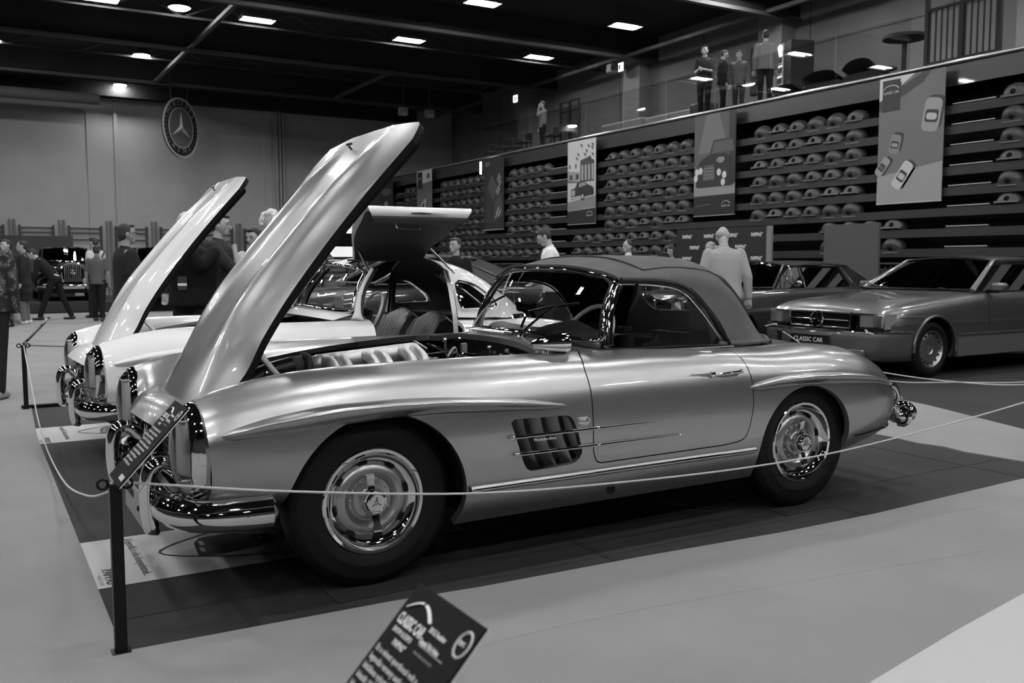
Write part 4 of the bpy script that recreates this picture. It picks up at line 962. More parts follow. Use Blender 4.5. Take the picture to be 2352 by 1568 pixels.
# ---------------- floor coverings ----------------
def slab(name, poly, z0, z1, m, label, cat):
    return tag(obj(name, MB().prism(poly, 'z', z0, z1), m, None, smooth=False), label, cat)
def wavy(p, q, n, amp, seed):
    r = random.Random(seed); out = []
    for i in range(n+1):
        t = i/n; out.append((p[0]+(q[0]-p[0])*t+(amp*r.uniform(-1, 1) if 0 < i < n else 0)*.3, p[1]+(q[1]-p[1])*t+(amp*r.uniform(-1, 1) if 0 < i < n else 0)))
    return out
edge = [(-.96, -.93), (0, -.965), (.36, -1.0), (1.2, -1.03), (1.96, -1.08), (2.63, -1.09), (3.3, -1.06), (4.0, -1.03), (4.6, -1.05), (9, -1.15)]
AC = slab('aisle_carpet', edge+[(9, -2.3), (5.2, -2.3), (3.2, -2.0), (2.12, -2.20), (1.5, -2.30), (.86, -2.42), (.5, -5), (.5, -9), (-8, -9), (-8, 22.6), (8, 22.6), (8, 14), (4.4, 7), (4.4, 5.3), (-.9, 5.2), (-.95, 3.5)], 0, .006, carpet, 'light grey carpet aisle running round the dark car stand', 'carpet')
slab('carpet_strip', [(4.53, -1.0)]+[(4.50, -.75), (4.48, -.55), (4.46, -.38), (4.5, -.2), (4.46, .0), (4.5, .23), (4.5, 1.2), (4.5, 3.2)]+[(6.9, 3.2), (6.6, 2.2), (6.5, 1.72), (6.34, 1.5), (6.2, 1.42), (6.1, 1.05), (5.9, .55), (5.72, .1), (5.60, -.2), (5.40, -.7), (5.3, -1.0)], 0, .008, carpet, 'light carpet strip with wavy edges behind the silver roadster', 'carpet')
slab('white_platform', [(.86, -2.42), (1.5, -2.30), (2.12, -2.20), (3.2, -2.0), (5.2, -2.3), (5.2, -5), (.5, -5)], 0, .05, whitevinyl, 'white platform edge at the bottom right corner', 'platform')
m = MB()
for x in (-.515, 1.03, 2.58, 4.1, 5.65): m.box((x, 1.5, .0005), (.035, 5.1, .003))
for y in (-.62,): m.box((1.8, y, .0004), (5.5, .012, .003))
struct('trim_60', m, grey(.016))
m = MB()
for pts in ([(.7, -1.09), (1.96, -1.18), (3.55, -1.32), (5, -1.4)], [(-.9, -1.6), (.5, -1.5), (2.5, -1.75)]):
    m.tube([(x, y, .0045) for x, y in cat(pts, 6)], .004, 6)
obj('crease', m, carpet, AC)
def floor_poster(y0, y1, label, L=1.65):
    W_ = y1-y0; t = thing('floor_poster', label, 'poster', (-.965, y0, 0), 0, 'posters on the floor under the sports cars')
    obj('sheet', MB().prism([(0, 0), (L, 0), (L, W_), (0, W_)], 'z', .001, .003), whitevinyl, t, smooth=False)
    m = MB(); k = random.Random(2); pal = [grey(.46), grey(.34), grey(.24)]
    for q, (xa, g) in enumerate(((.48, 0), (.62, 1), (.80, 2))):
        P = [(a_, b_, .0036+.0003*q) for a_, b_ in cat([(xa+.05*math.sin(i*1.3+q*2)+.03*k.random(), W_*i/9) for i in range(10)], 5)]+[(L, W_, .0036+.0003*q), (L, 0, .0036+.0003*q)]
        obj('print', MB().poly(P), pal[g], t, smooth=False)
    z = .0052
    pts = cat([(1.4, .09*W_/.7, z), (.9, .08*W_/.7, z), (.55, .16*W_/.7, z), (.30, .36*W_/.7, z), (.55, .56*W_/.7, z), (.9, .64*W_/.7, z), (1.4, .63*W_/.7, z)], 6)
    obj('arch_line', MB().tube(pts, .006, 4, flat=.2), ink, t)
    a = [(x-.2, v) for x, v in [(.64, .22), (.66, .42), (.70, .50), (.86, .50), (.93, .44), (1.0, .40), (1.02, .32), (.98, .26), (.86, .22), (.70, .20)]]
    obj('car_drawing', MB().poly([(x, v*W_/.7, z+.0005) for x, v in a]), ink, t, smooth=False)
    m = MB()
    for x, v, w, h in ((.465, .27, .02, .07), (.48, .37, .02, .07), (.74, .33, .015, .05)): m.poly([(x, v, z+.001), (x+w, v, z+.001), (x+w, v+h, z+.001), (x, v+h, z+.001)])
    obj('lamp_print', m, grey(.3), t, smooth=False)
    obj('squiggle', MB().tube(cat([(.8, .34, z), (.86, .40, z), (.84, .46, z), (.89, .38, z), (.90, .27, z), (.95, .24, z)], 5), .004, 4, flat=.2), ink, t)
    s = W_/.7
    text('poster_text', 'PAPPAS\u00b0', .062*s, ink, (.045, .235*s, z), (0, -1, 0), (1, 0, 0), t, ext=.0003, sx=1.0)
    text('poster_text', 'CLASSIC', .16*s, ink, (.97, .58*s, z), (0, -1, 0), (1, 0, 0), t, ext=.0003, sx=.7)
    text('poster_text', 'A legend\u00e1k is n\u00e9ha k\u00f6nnyezhetnek...', .052*s, grey(.08), (.19, .655*s, z), (0, -1, 0), (1, 0, 0), t, ext=.0003, sx=.78)
    text('poster_text', 'CLASSIC CARS', .022*s, grey(.4), (.02, .17*s, z), (0, -1, 0), (1, 0, 0), t, ext=.0003)
floor_poster(-.24, .46, 'white floor poster under the nose of the silver roadster')
floor_poster(3.20, 3.92, 'white floor poster under the nose of the white coupe')
# ---------------- posts, ropes, info boards ----------------
LINES = ['Ez a n\u00e9met sportkocsi volt a', 'legend\u00e1s verseny aut\u00f3 ut\u00f3da', 'k\u00e9t\u00fcl\u00e9ses nyitott kivitelben', 'k\u00e9sz\u00fclt 1957 \u00e9s 1963 k\u00f6z\u00f6tt', 'h\u00e1romliteres hathengeres motor', 'k\u00f6zvetlen befecskendez\u00e9ssel', 'ma a legszebb klasszikusok', 'k\u00f6z\u00e9 tartozik vil\u00e1gszerte', 'gy\u0171jt\u0151k \u00e9s m\u00fazeumok', 'kedvelt darabja az aut\u00f3']
def post(x, y, label, board=True, dirx=1, h=.575, lean=None, blabel=None, plabel=None, foot=True):
    t = thing('barrier_post', label, 'barrier post', (x, y, 0), 0, 'black posts of the rope barrier')
    obj('shaft', MB().rbox((-.019, -.019, 0), (.019, .019, h), .003), black, t)
    if foot: obj('foot', MB().rbox((-.03, -.03, 0), (.03, .03, .008), .002), black, t)
    m = []
    for s in (-1, 1):
        d = -.8 if s < 0 else .8
        obj('ring', MB().tube([(s*.036+.016*math.cos(a)*1.0, s*-.01+.0*a, h-.004+.016*math.sin(a)) for a in np.arange(16)*math.pi/8], .005, 6, closed=True), black, t)
    if board:
        w, L = .21, .322; ax = A3(.680, 0, .733)*dirx if dirx > 0 else A3(.680, 0, .733); n = A3(-.733, 0, .680)
        b = thing('info_board', blabel, 'sign board', (x, y, h), 0, 'black info boards on the barrier posts')
        def P(u, v, k=0): return tuple(A3(0, 0, .003)+ax*v+A3(0, w/2-u, 0)+n*k)
        obj('plate', MB().add([P(u, v, k) for k in (0, .005) for u, v in ((0, 0), (w, 0), (w, L), (0, L))], [(0, 1, 2, 3), (7, 6, 5, 4), (0, 4, 5, 1), (1, 5, 6, 2), (2, 6, 7, 3), (3, 7, 4, 0)]), boardm, b, smooth=False)
        obj('edge_strip', MB().tube([P(w, 0, -.002), P(w, L, -.002)], .0018, 4), grey(.6), b)
        X = A3(0, -1, 0); Y = ax
        def tx(s, size, u, v, g=whiteink, sx=.8, bold=.0): text('board_text', s, size, g, P(u, v, .0062), X, Y, b, ext=.0001, sx=sx, bold=bold)
        tx('CLASSIC CAR', .024, .012, L-.066, sx=.58, bold=.0008); tx('SHOW & EXPO', .0115, .018, L-.080, bold=.0002); tx('PAPPAS\u00b0', .0135, .040, L-.096, bold=.0003)
        m = MB(); m.tube([P(.014+.080*t_, L-.040+.018*math.sin(t_*math.pi), .006) for t_ in np.linspace(0, .45, 6)], .0034, 4, flat=.3); m.tube([P(.014+.080*t_, L-.040+.018*math.sin(t_*math.pi), .006) for t_ in np.linspace(.55, 1, 6)], .0034, 4, flat=.3)
        obj('logo_arches', m, whiteink, b)
        tx('300 SL Roadster', .0115, .102, L-.050, sx=.66, bold=.0003); tx('Szeged, Pick Ar\u00e9na', .0115, .098, L-.070, sx=.66, bold=.0003); tx('www.classiccarshow.hu', .0075, .101, L-.086, grey(.3))
        obj('rule', MB().add([P(u, v, .0062) for u, v in ((.1, L-.073), (.175, L-.073), (.175, L-.0715), (.1, L-.0715))], [(0, 1, 2, 3)]), grey(.4), b)
        obj('round_seal', MB().tube([P(.191+.0155*math.cos(a), L-.036+.019*math.sin(a), .006) for a in np.arange(28)*math.pi/14], .0021, 4, closed=True), grey(.6), b); tx('TOP 5', .0095, .1785, L-.039, sx=.64, bold=.0003)
        for i, s in enumerate(LINES): tx(s, .0135, .010, L-.116-.0155*i, grey(.55), sx=.92, bold=.0003)
        obj('bottom_label', MB().add([P(u, v, .0062) for u, v in ((.13, .018), (.195, .018), (.195, .036), (.13, .036))], [(0, 1, 2, 3)]), grey(.55), b)
    return t
post(-.965, -.925, 'near black barrier post at the corner of the dark stand', blabel='black info board tilted on the near corner post before the bumper')
post(-.945, 5.05, 'far black barrier post left of the white coupe', blabel='black info board on the far post left of the white coupe')
post(-.985, -2.98, 'barrier post below the bottom edge of the picture', h=.555, blabel='blurred black info board at the bottom centre of the picture')
post(5.02, -.96, 'barrier post outside the right edge of the picture', board=False)
post(5.0, 1.95, 'barrier post hidden behind the tail of the roadster', board=False)
post(6.9, -.3, 'barrier post outside the picture beside the saloon rope', board=False)
post(6.15, 2.9, 'barrier post hidden behind the roadster and the saloon bumper', board=False)
tt = post(6.05, 4.05, 'black post before the dark coupe behind the soft top', blabel='dark info board on a post in front of the dark coupe', h=.62)
tag(obj('floor_rail', MB().rbox((-.98, 5.1, 0), (.3, 5.16, .03), .006), black), 'flat black bar on the floor beside the far post', 'bar')
def rope(name, pts, label, r=.0045, m=ropem): return tag(obj(name, MB().tube(cat(pts, 8), r, 8), m), label, 'rope', 'ropes of the barrier')
rope('rope', [(-.918, -.935, .571), (-.394, -.93, .474), (.341, -.93, .371), (1.042, -.93, .325), (1.932, -.93, .301), (2.774, -.93, .324), (4.18, -.94, .445), (4.972, -.968, .571)], 'pale rope sagging across the side of the silver roadster')
rope('rope', [(-.965, -.89, .56), (-.955, -.60, .47), (-.95, .12, .301), (-.95, 1.207, .13), (-.95, 2.4, .085), (-.95, 3.3, .16), (-.95, 3.851, .301), (-.95, 4.488, .46), (-.945, 5.0, .572)], 'pale rope sagging between the two corner posts at the left')
rope('rope', [(-.91, 5.06, .57), (0, 5.1, .50), (1.5, 5.15, .42), (3.5, 5.2, .46), (5, 5.2, .55)], 'dark thin rope running right from the far post', m=grey(.04))
rope('rope', [(5.02, -.92, .565), (5.0, -.448, .44), (5.0, .053, .403), (5.0, .66, .407), (5.0, 1.3, .46), (5.0, 1.91, .565)], 'pale rope behind the roadster tail crossing its neighbour higher up')
rope('rope', [(6.9, -.27, .565), (6.3, -.0, .39), (6.0, .135, .328), (6.0, .713, .262), (6.0, 1.366, .20), (6.05, 2.0, .26), (6.15, 2.86, .565)], 'pale rope nearer the grey saloon wheel, crossing its neighbour')
# ---------------- backdrop wall, desk, partition ----------------
t = thing('backdrop_wall', 'dark backdrop wall with repeated white lettering behind the man in the jacket', 'backdrop', (12.5, 10.57, 0))
obj('panel', MB().box((0, 0, 1.02), (.04, 2.81, 2.04)), mat('backdrop', .014, .5), t, smooth=False); obj('side_frame', MB().box((-.01, -1.4, 1.02), (.06, .12, 2.04)), grey(.2), t)
for r_, z in enumerate((1.84, 1.60, 1.36, 1.12, .88)):
    for i in range(4):
        y = 1.20-.70*i-(.35 if r_ % 2 else 0)+(.1 if r_ % 2 else 0)
        if y > -1.0: text('backdrop_text', 'PAPPAS\u00b0', .105, whiteink, (-.023, y, z), (0, -1, 0), (0, 0, 1), t, sx=.82, bold=.002)
tag(obj('partition_panel', MB().box((12.5, 7.2, 1.0), (.05, 1.2, 2.0)), grey(.075)), 'plain dark grey partition panel between backdrop wall and grey saloon', 'partition')
t = thing('reception_desk', 'pale topped reception desk before the backdrop wall', 'desk', (11.7, 10.6, 0)); obj('desk_top', MB().rbox((-.3, -1.0, 1.18), (.3, 1.0, 1.22), .01), grey(.3), t); obj('front', MB().box((-.2, 0, .59), (.04, 1.9, 1.18)).box((.2, 0, .59), (.04, 1.9, 1.18)), grey(.03), t)
text('stand_text', 'alarm', .16, grey(.16), (XT-.2, 7.6, 1.42), (0, -1, 0), (0, 0, 1), None)
tag(COL.objects[-1], 'faint lettering on the stand front above the grey saloon roof', 'lettering')
# dark podium at far left behind the crowd
t = thing('dark_podium', 'low dark podium under the old black car behind the crowd', 'podium', (1.5, 24.5, 0)); obj('deck', MB().rbox((-4, -1.4, 0), (9, 4, .28), .02), grey(.02), t)
tag(obj('low_partition', MB().box((-.2, 29.2, 1.1), (3.8, .1, 2.2)), grey(.03)), 'low dark partition behind the woman in the long coat', 'partition')
# ---------------- white coupe with gullwing doors ----------------
def make_coupe300():
    t = thing('gullwing_coupe', 'white coupe with upward opening doors and raised bonnet behind the silver roadster', 'car'); t['_paint'] = 'white paint'
    sp_body(t, white, True); front_end(t); rear_end(t); hood_part(t, white)
    for x, y in ((0, .695), (2.4, .712)):
        for s in (-1, 1): wheel(t, x, s*y, s, m1=dullmetal)
    G, loop, w = windscreen(t, .87, .965, 1.09, 1.285, .63, .50, cb=.17, ct=.11)
    obj('windscreen_frame', MB().tube(loop, .013, 10, closed=True), chrome, t)
    obj('scuttle', MB().grid(np.array([[(.80+.10*v*v, v*.60, .905-.02*v*v), tuple(A3(*G(v, -.03)))] for v in np.linspace(-1, 1, 25)])), white, t)
    for s in (-1, 1):
        P = [A3(*G(s, k))+A3(.03, s*.018, 0) for k in (1.05, .8, .6, .4, .2, 0, -.15)]; obj('windscreen_pillar', MB().tube(P, [.014, .015, .016, .018, .021, .028, .045], 12), white, t)
        obj('door_seal', MB().tube([p+A3(.03, s*.006, 0) for p in P], .012, 8), black, t)
    Cc = [(1.09, 0, 1.285), (1.3, 0, 1.335), (1.6, 0, 1.345), (1.9, 0, 1.325), (2.2, 0, 1.24), (2.5, 0, 1.08), (2.78, 0, .875)]
    Qq = [(1.13, -.27, 1.28), (1.32, -.28, 1.325), (1.6, -.28, 1.335), (1.9, -.28, 1.31), (2.18, -.28, 1.225), (2.46, -.27, 1.07), (2.72, -.25, .87)]
    Mm = [(1.20, -.49, 1.235), (1.35, -.50, 1.262), (1.6, -.51, 1.27), (1.88, -.50, 1.24), (2.12, -.48, 1.165), (2.36, -.45, 1.03), (2.58, -.42, .865)]
    Nn = [(1.22, -.56, 1.12), (1.38, -.575, 1.12), (1.62, -.585, 1.12), (1.86, -.58, 1.10), (2.08, -.565, 1.05), (2.28, -.54, .96), (2.46, -.51, .862)]
    Bb = [(1.24, -.65, .90), (1.4, -.66, .89), (1.62, -.66, .885), (1.86, -.655, .88), (2.06, -.64, .872), (2.22, -.61, .868), (2.36, -.58, .858)]
    cs = np.array([cat(c, 8) for c in (Cc, Qq, Mm, Nn, Bb)]); half = cat(cs.reshape(5, -1), 8).reshape(-1, cs.shape[1], 3).transpose(1, 0, 2)
    mir = half[:, :0:-1].copy(); mir[:, :, 1] *= -1; V, F = MB().grid(np.concatenate([mir, half], 1)).arr()
    V, F = clip(V, F, lambda V: -np.minimum(np.minimum(V[:, 0]-1.16, 1.84-V[:, 0]-.10*(V[:, 2]-1.3)), np.abs(V[:, 1])-.20))
    QW = rounded([(1.90, 1.165), (2.04, 1.13), (2.20, 1.02), (2.24, .955), (1.905, .945)], .045)
    QV, QF = clip(V, F, lambda V: np.where(np.abs(V[:, 1]) > .45, sdpoly(QW, xz(V)), -1.)); V, F = clip(V, F, lambda V: np.where(np.abs(V[:, 1]) > .45, -sdpoly(QW, xz(V)), 1.))
    RW = rounded([(.36, 1.225), (.40, 1.03), (-.40, 1.03), (-.36, 1.225)], .06)
    RV, RF = clip(V, F, lambda V: np.where(V[:, 0] > 2.1, sdpoly(RW, V[:, [1, 2]]), -1.)); V, F = clip(V, F, lambda V: np.where(V[:, 0] > 2.1, -sdpoly(RW, V[:, [1, 2]]), 1.))
    m = MB().add(V, F); obj('roof', m, white, t); m = MB().add(V-vnorm(V, F)*.014*np.sign((vnorm(V, F)*(V-A3(1.8, 0, 1.0))).sum(1, keepdims=True)), F); obj('headlining', m, mat('headlining', .05, .9), t)
    for s in (-1, 1):
        v, f = clip(QV, QF, lambda V: V[:, 1]*s-.3); obj('quarter_window', MB().add(v, f), glassm, t)
        P = rounded([(1.90, 1.165), (2.04, 1.13), (2.20, 1.02), (2.24, .955), (1.905, .945)], .045, 6)
        L3 = []
        for x, z in P: L3.append((x, s*(.648-.22*(z-.9)**1.0-.25*max(0, z-1.1)+.014-.06*max(0, x-2.0)*1.2), z))
        obj('window_frame', MB().tube(L3, .010, 8, closed=True), chrome, t)
        obj('door_frame', MB().tube([(1.855, s*.66, .66), (1.865, s*.655, .9), (1.86, s*.60, 1.08), (1.85, s*.52, 1.23), (1.83, s*.35, 1.30), (1.82, s*.22, 1.325)], .012, 8), black, t)
        obj('door_post', MB().grid(np.array([[(1.83, s*y, z), (1.86, s*(y+.02), z)] for y, z in ((.70, .62), (.66, .9), (.59, 1.1), (.51, 1.24))])), dullmetal, t)
        obj('hinge_rail', MB().tube([(1.16, s*.215, 1.315), (1.5, s*.215, 1.335), (1.83, s*.215, 1.325)], .008, 6), chrome, t)
    obj('rear_window', MB().add(RV, RF), glassm, t)
    # interior
    m = MB().box((1.35, 0, .40), (1.2, 1.3, .02)); m.box((2.0, 0, .62), (.03, 1.2, .5)); m.box((2.3, 0, .87), (.6, 1.0, .02))
    for s in (-1, 1): m.box((1.45, s*.66, .5), (.9, .10, .24))
    obj('cabin_floor', m, blackmat, t)
    R = [[(.95+.12*v*v, v*.58, .945), (1.05+.1*v*v, v*.58, .965+.02*math.exp(-((v+.5)/.25)**2)), (1.16+.06*v*v, v*.58, .94), (1.17, v*.58, .75)] for v in np.linspace(-1, 1, 17)]
    obj('dashboard', MB().grid(np.array(R)), mat('dash leather', .06, .45), t)
    text('dash_card', '5', .07, ink, (1.02, -.40, .985), (0, -1, 0), (-.3, 0, 1), t); obj('card', MB().rbox((1.01, -.50, .965), (1.016, -.34, 1.05), .001), grey(.5), t)
    for y in (-.31, .31):
        st = thing('seat', None, None, (1.55, y, .42)); st.parent = t; obj('cushion', MB().rbox((-.28, -.24, 0), (.2, .24, .2), .06), leather, st); R = []
        for v in np.linspace(-1, 1, 41): R.append([(.10, v*.24, .12), (.18-.03*v*v+.008*abs(math.sin(v*14)), v*.245, .32), (.25-.03*v*v+.008*abs(math.sin(v*14)), v*.24, .46-.04*v*v), (.30, v*.22, .50-.06*v*v), (.36, v*.22, .46-.06*v*v), (.36, v*.24, .1)])
        obj('backrest', MB().grid(np.array(R)), leather, st)
    sw = thing('steering_wheel', None, None, (1.28, -.33, .90)); sw.parent = t
    obj('rim', MB().tube([(.06*math.sin(a)*1.4, .19*math.cos(a), .17*math.sin(a)) for a in np.arange(36)*math.pi/18], .012, 8, closed=True), mat('ivory', .55, .3), sw)
    m = MB().ell((0, 0, 0), (.03, .04, .04)).tube([(0, -.19, 0), (0, .19, 0)], .007, 6); m.tube([(0, 0, 0), (-.3, 0, -.1)], .02, 8); obj('spokes', m, mat('ivory', .55, .3), sw)
    # raised doors
    for s in (-1, 1):
        d = thing('gullwing_door', None, None, (1.5, s*.22, 1.335)); d.parent = t
        O = A3(1.5, s*.22, 1.335)
        prof = [(.22, 1.345), (.30, 1.405), (.42, 1.475), (.58, 1.535), (.74, 1.590), (.88, 1.635), (.98, 1.670), (1.04, 1.682), (1.075, 1.67), (1.085, 1.64), (1.07, 1.605)]
        xf = [1.20, 1.17, 1.12, 1.06, 1.02, 1.0, .985, .985, .99, 1.0, 1.03]; xr = [1.81, 1.81, 1.81, 1.81, 1.80, 1.80, 1.80, 1.79, 1.78, 1.76, 1.74]
        pr_ = cat([(a, b, c, e) for (a, b), c, e in zip(prof, xf, xr)], 3); out = []; inn = []
        for y, z, a, b in pr_:
            out.append([A3(a+(b-a)*u, s*y, z)-O for u in np.linspace(0, 1, 15)]); inn.append([A3(a+.02+(b-a-.04)*u, s*(y-.01), z-.035-.03*math.sin(math.pi*min(1, max(0, (y-.3)/.75))))-O for u in np.linspace(0, 1, 15)])
        out = np.array(out); inn = np.array(inn); k = len(pr_)
        wi1 = 2
        V, F = MB().grid(out).arr(); V2, F2 = clip(V, F, lambda V: -sdpoly(rounded([(-.30, .12), (.26, .12), (.28, .40), (-.36, .40)], .05), np.stack([V[:, 0], V[:, 1]*s], 1)))
        obj('outer_skin', MB().add(V2, F2), white, d)
        V3, F3 = clip(V, F, lambda V: sdpoly(rounded([(-.30, .12), (.26, .12), (.28, .40), (-.36, .40)], .05), np.stack([V[:, 0], V[:, 1]*s], 1))); obj('door_window', MB().add(V3, F3), dglass, d)
        V, F = MB().grid(inn).arr(); obj('inner_trim', MB().add(V, F), mat('door trim', .05, .8), d)
        m = MB(); m.grid(np.array([out[:, 0], inn[:, 0]])); m.grid(np.array([out[:, -1], inn[:, -1]])); obj('door_frame', m, mat('door frame', .35, .4, .3), d)
        m = MB(); q = inn[k*2//3]; m.rbox((-.40, min(s*.62, s*.80), .235), (.26, max(s*.62, s*.80), .30), .02); obj('door_pocket', m, mat('door trim', .05, .8), d)
        obj('pull_handle', MB().tube(cat([(-.22, s*.66, .235), (-.20, s*.66, .205), (-.05, s*.66, .20), (-.03, s*.66, .235)], 4), .006, 6), chrome, d)
        obj('door_handle', MB().tube([(-.20, s*.872, .302), (-.12, s*.874, .301), (.08, s*.874, .298)], [.004, .006, .003], 6), chrome, d)
        pass
        for x in (-.30, .30): obj('gas_strut', MB().tube([(x, s*.10, .08), (x+(.12 if x > 0 else .02), s*.30, -.12)], .010, 8), dullmetal, d)
    return t
GW = make_coupe300(); GW.location = (0, 2.8, 0)
# ---------------- other cars ----------------
def panelcar(root, paint, secs, arches, wheels, wk, R=.32, rim=.2, xoff=0):
    P = loft_sections(secs, 170, 5); V, F = MB().grid(P).arr()
    for cx, r in arches: V, F = clip(V, F, lambda V, cx=cx, r=r: np.where(np.abs(V[:, 1]) > .5, np.hypot(V[:, 0]-cx, V[:, 2]-R)-r, 1.))
    m = MB().add(V, F); lip(m, V, F, .03); obj('body_shell', m, paint, root); m = MB()
    for cx, r in arches:
        for s in (-1, 1):
            m.grid(np.array([[(cx+(r+.02)*math.cos(a), s*y, R+(r+.02)*math.sin(a)) for a in np.linspace(-.3, math.pi+.3, 21)] for y in (.86, .5)])); m.poly([(cx+(r+.02)*math.cos(a), s*.5, R+(r+.02)*math.sin(a)) for a in np.linspace(-.3, math.pi+.3, 21)])
    m.box((1.4, 0, .26), (3.9, 1.3, .08)); obj('underbody', m, blackmat, root)
    for cx, y in wheels:
        for s in (-1, 1): wheel(root, cx, s*y, s, R=R, rim=rim, kind=wk[0], m1=wk[1])
def greenhouse(root, paint, fb, ft, rt, rb, wb, wt, zb, zt, zr, post=None, trim=None, gm=None, pr=.028, qf=None):
    # fb, ft, rt, rb: x of front base, front top, rear top, rear base
    R = []; gm = gm or dglass
    for u in np.linspace(0, 1, 15):
        x = ft+(rt-ft)*u; zc = zt+.035*math.sin(math.pi*(.12+.76*u)); R.append([(x-(.07*(1-v*v) if u < .001 else 0)*(1), v*(wt+.02), zc-.05*abs(v)**3.2) for v in np.linspace(-1, 1, 21)])
    obj('roof', MB().grid(np.array(R)), paint, root)
    ze = R[0][0][2]; zf = R[-1][0][2]
    for s in (-1, 1):
        obj('windscreen_pillar', MB().tube([(fb, s*wb, zb), (fb+(ft-fb)*.5, s*(wb+(wt-wb)*.5+.012), zb+(ze-zb)*.52), (ft, s*(wt+.01), ze), (ft+.1, s*(wt+.012), ze+.012)], [pr*1.2, pr, pr, pr*.8], 10, flat=.7), paint, root)
        obj('roof_rail', MB().tube([(ft+(rt-ft)*u, s*(wt+.015), zt+.035*math.sin(math.pi*(.12+.76*u))-.055) for u in np.linspace(0, 1, 10)], pr*.7, 8), paint, root)
        q = qf or .22
        obj('rear_pillar', MB().grid(np.array([[(rt-q*(1-k)*.6-.0, s*(wt+.015+(wb-wt)*(k)), zf+(zr-zf)*k), (rt+(rb-rt)*k+.03, s*(wt-.02+(wb-wt-.04)*k), zf+.01+(zr-zf)*k)] for k in np.linspace(0, 1, 6)])), paint, root)
        x1 = rt-q*.6
        R2 = [[(fb+.06+(ft-fb)*k+(x1-(fb+.06+(ft-fb)*k))*u if True else 0, s*(wb-.012+(wt-wb)*k), zb-.01+(ze-.015-zb)*k+(zr-zb)*u*(1-k)) for u in np.linspace(0, 1, 6)] for k in np.linspace(0, 1, 4)]
        R2 = [[(fb+.06+(ft-fb)*k+((rt-q*.6*(1-(1-k)))-(fb+.06+(ft-fb)*k))*u, s*(wb-.012+(wt-wb)*k), zb-.01+(ze-.015-zb)*k) for u in np.linspace(0, 1, 6)] for k in np.linspace(0, 1, 4)]
        obj('side_window', MB().grid(np.array(R2)), gm, root)
        if trim: obj('window_trim', MB().tube([(fb+.05, s*(wb+.004), zb), (fb+.05+(ft-fb), s*(wt+.012), ze-.01), (ft+(x1-ft)*.5, s*(wt+.02), ze+.01), (x1, s*(wt+.02), ze-.01), (rb-.5, s*(wb+.004), zb)], .008, 6), trim, root)
        if post: obj('side_post', MB().tube([(post, s*(wb-.005), zb), (post, s*(wt+.002), ze)], .012, 6), trim or black, root)
        obj('belt_trim', MB().tube([(fb, s*(wb+.012), zb-.01), (rb, s*(wb+.012), zb-.01)], .008, 6), trim or black, root)
    obj('windscreen', MB().grid(np.array([[(fb-.12*(1-v*v)+(ft-.07*(1-v*v)-fb+.12*(1-v*v))*k, v*(wb-.01+(wt-wb)*k), zb+.01+(ze+.035*(1-v*v)-zb-.01)*k) for v in np.linspace(-1, 1, 13)] for k in np.linspace(0, 1, 4)])), gm, root)
    lp = [(fb-.12*(1-v*v)-.012, v*wb, zb+.012) for v in np.linspace(-1, 1, 13)]+[(ft-.07*(1-v*v)-.012, v*wt, ze+.035*(1-v*v)) for v in np.linspace(1, -1, 13)]
    obj('windscreen_trim', MB().tube(lp, .011, 6, closed=True), trim or black, root)
    obj('rear_window', MB().grid(np.array([[(rt+(rb-rt)*k+.06*(1-v*v), v*(wt-.03+(wb-wt)*k), zf+.02+(zr-zf)*k) for v in np.linspace(-1, 1, 9)] for k in np.linspace(0, 1, 4)])), gm, root)
    m = MB().box(((fb+rb)/2, 0, .5), (rb-fb-.2, 2*wb-.2, .5)); 
    for x in (fb+.85, ): 
        for y in (-.36, .36): m.rbox((x, y-.24, .6), (x+.16, y+.24, zb+.12), .05); m.rbox((x+.02, y-.12, zb+.12), (x+.12, y+.12, zb+.28), .04)
    obj('cabin', m, blackmat, root)
    obj('steering_wheel', MB().tube([(fb+.42+.05*math.sin(a), -.36+.19*math.cos(a), zb+.02+.17*math.sin(a)) for a in np.arange(24)*math.pi/12], .012, 6, closed=True), black, root)
def star(name, c, r, parent, th=.010, mm=chrome):
    m = MB().tube([(c[0], c[1]+r*math.cos(a), c[2]+r*math.sin(a)) for a in np.arange(32)*math.pi/16], th, 8, closed=True)
    for q in (90, 210, 330): a = math.radians(q); m.tube([(c[0]-.006, c[1], c[2]), (c[0], c[1]+r*math.cos(a), c[2]+r*math.sin(a))], [th*1.4, th*.4], 4)
    return obj(name, m, mm, parent)
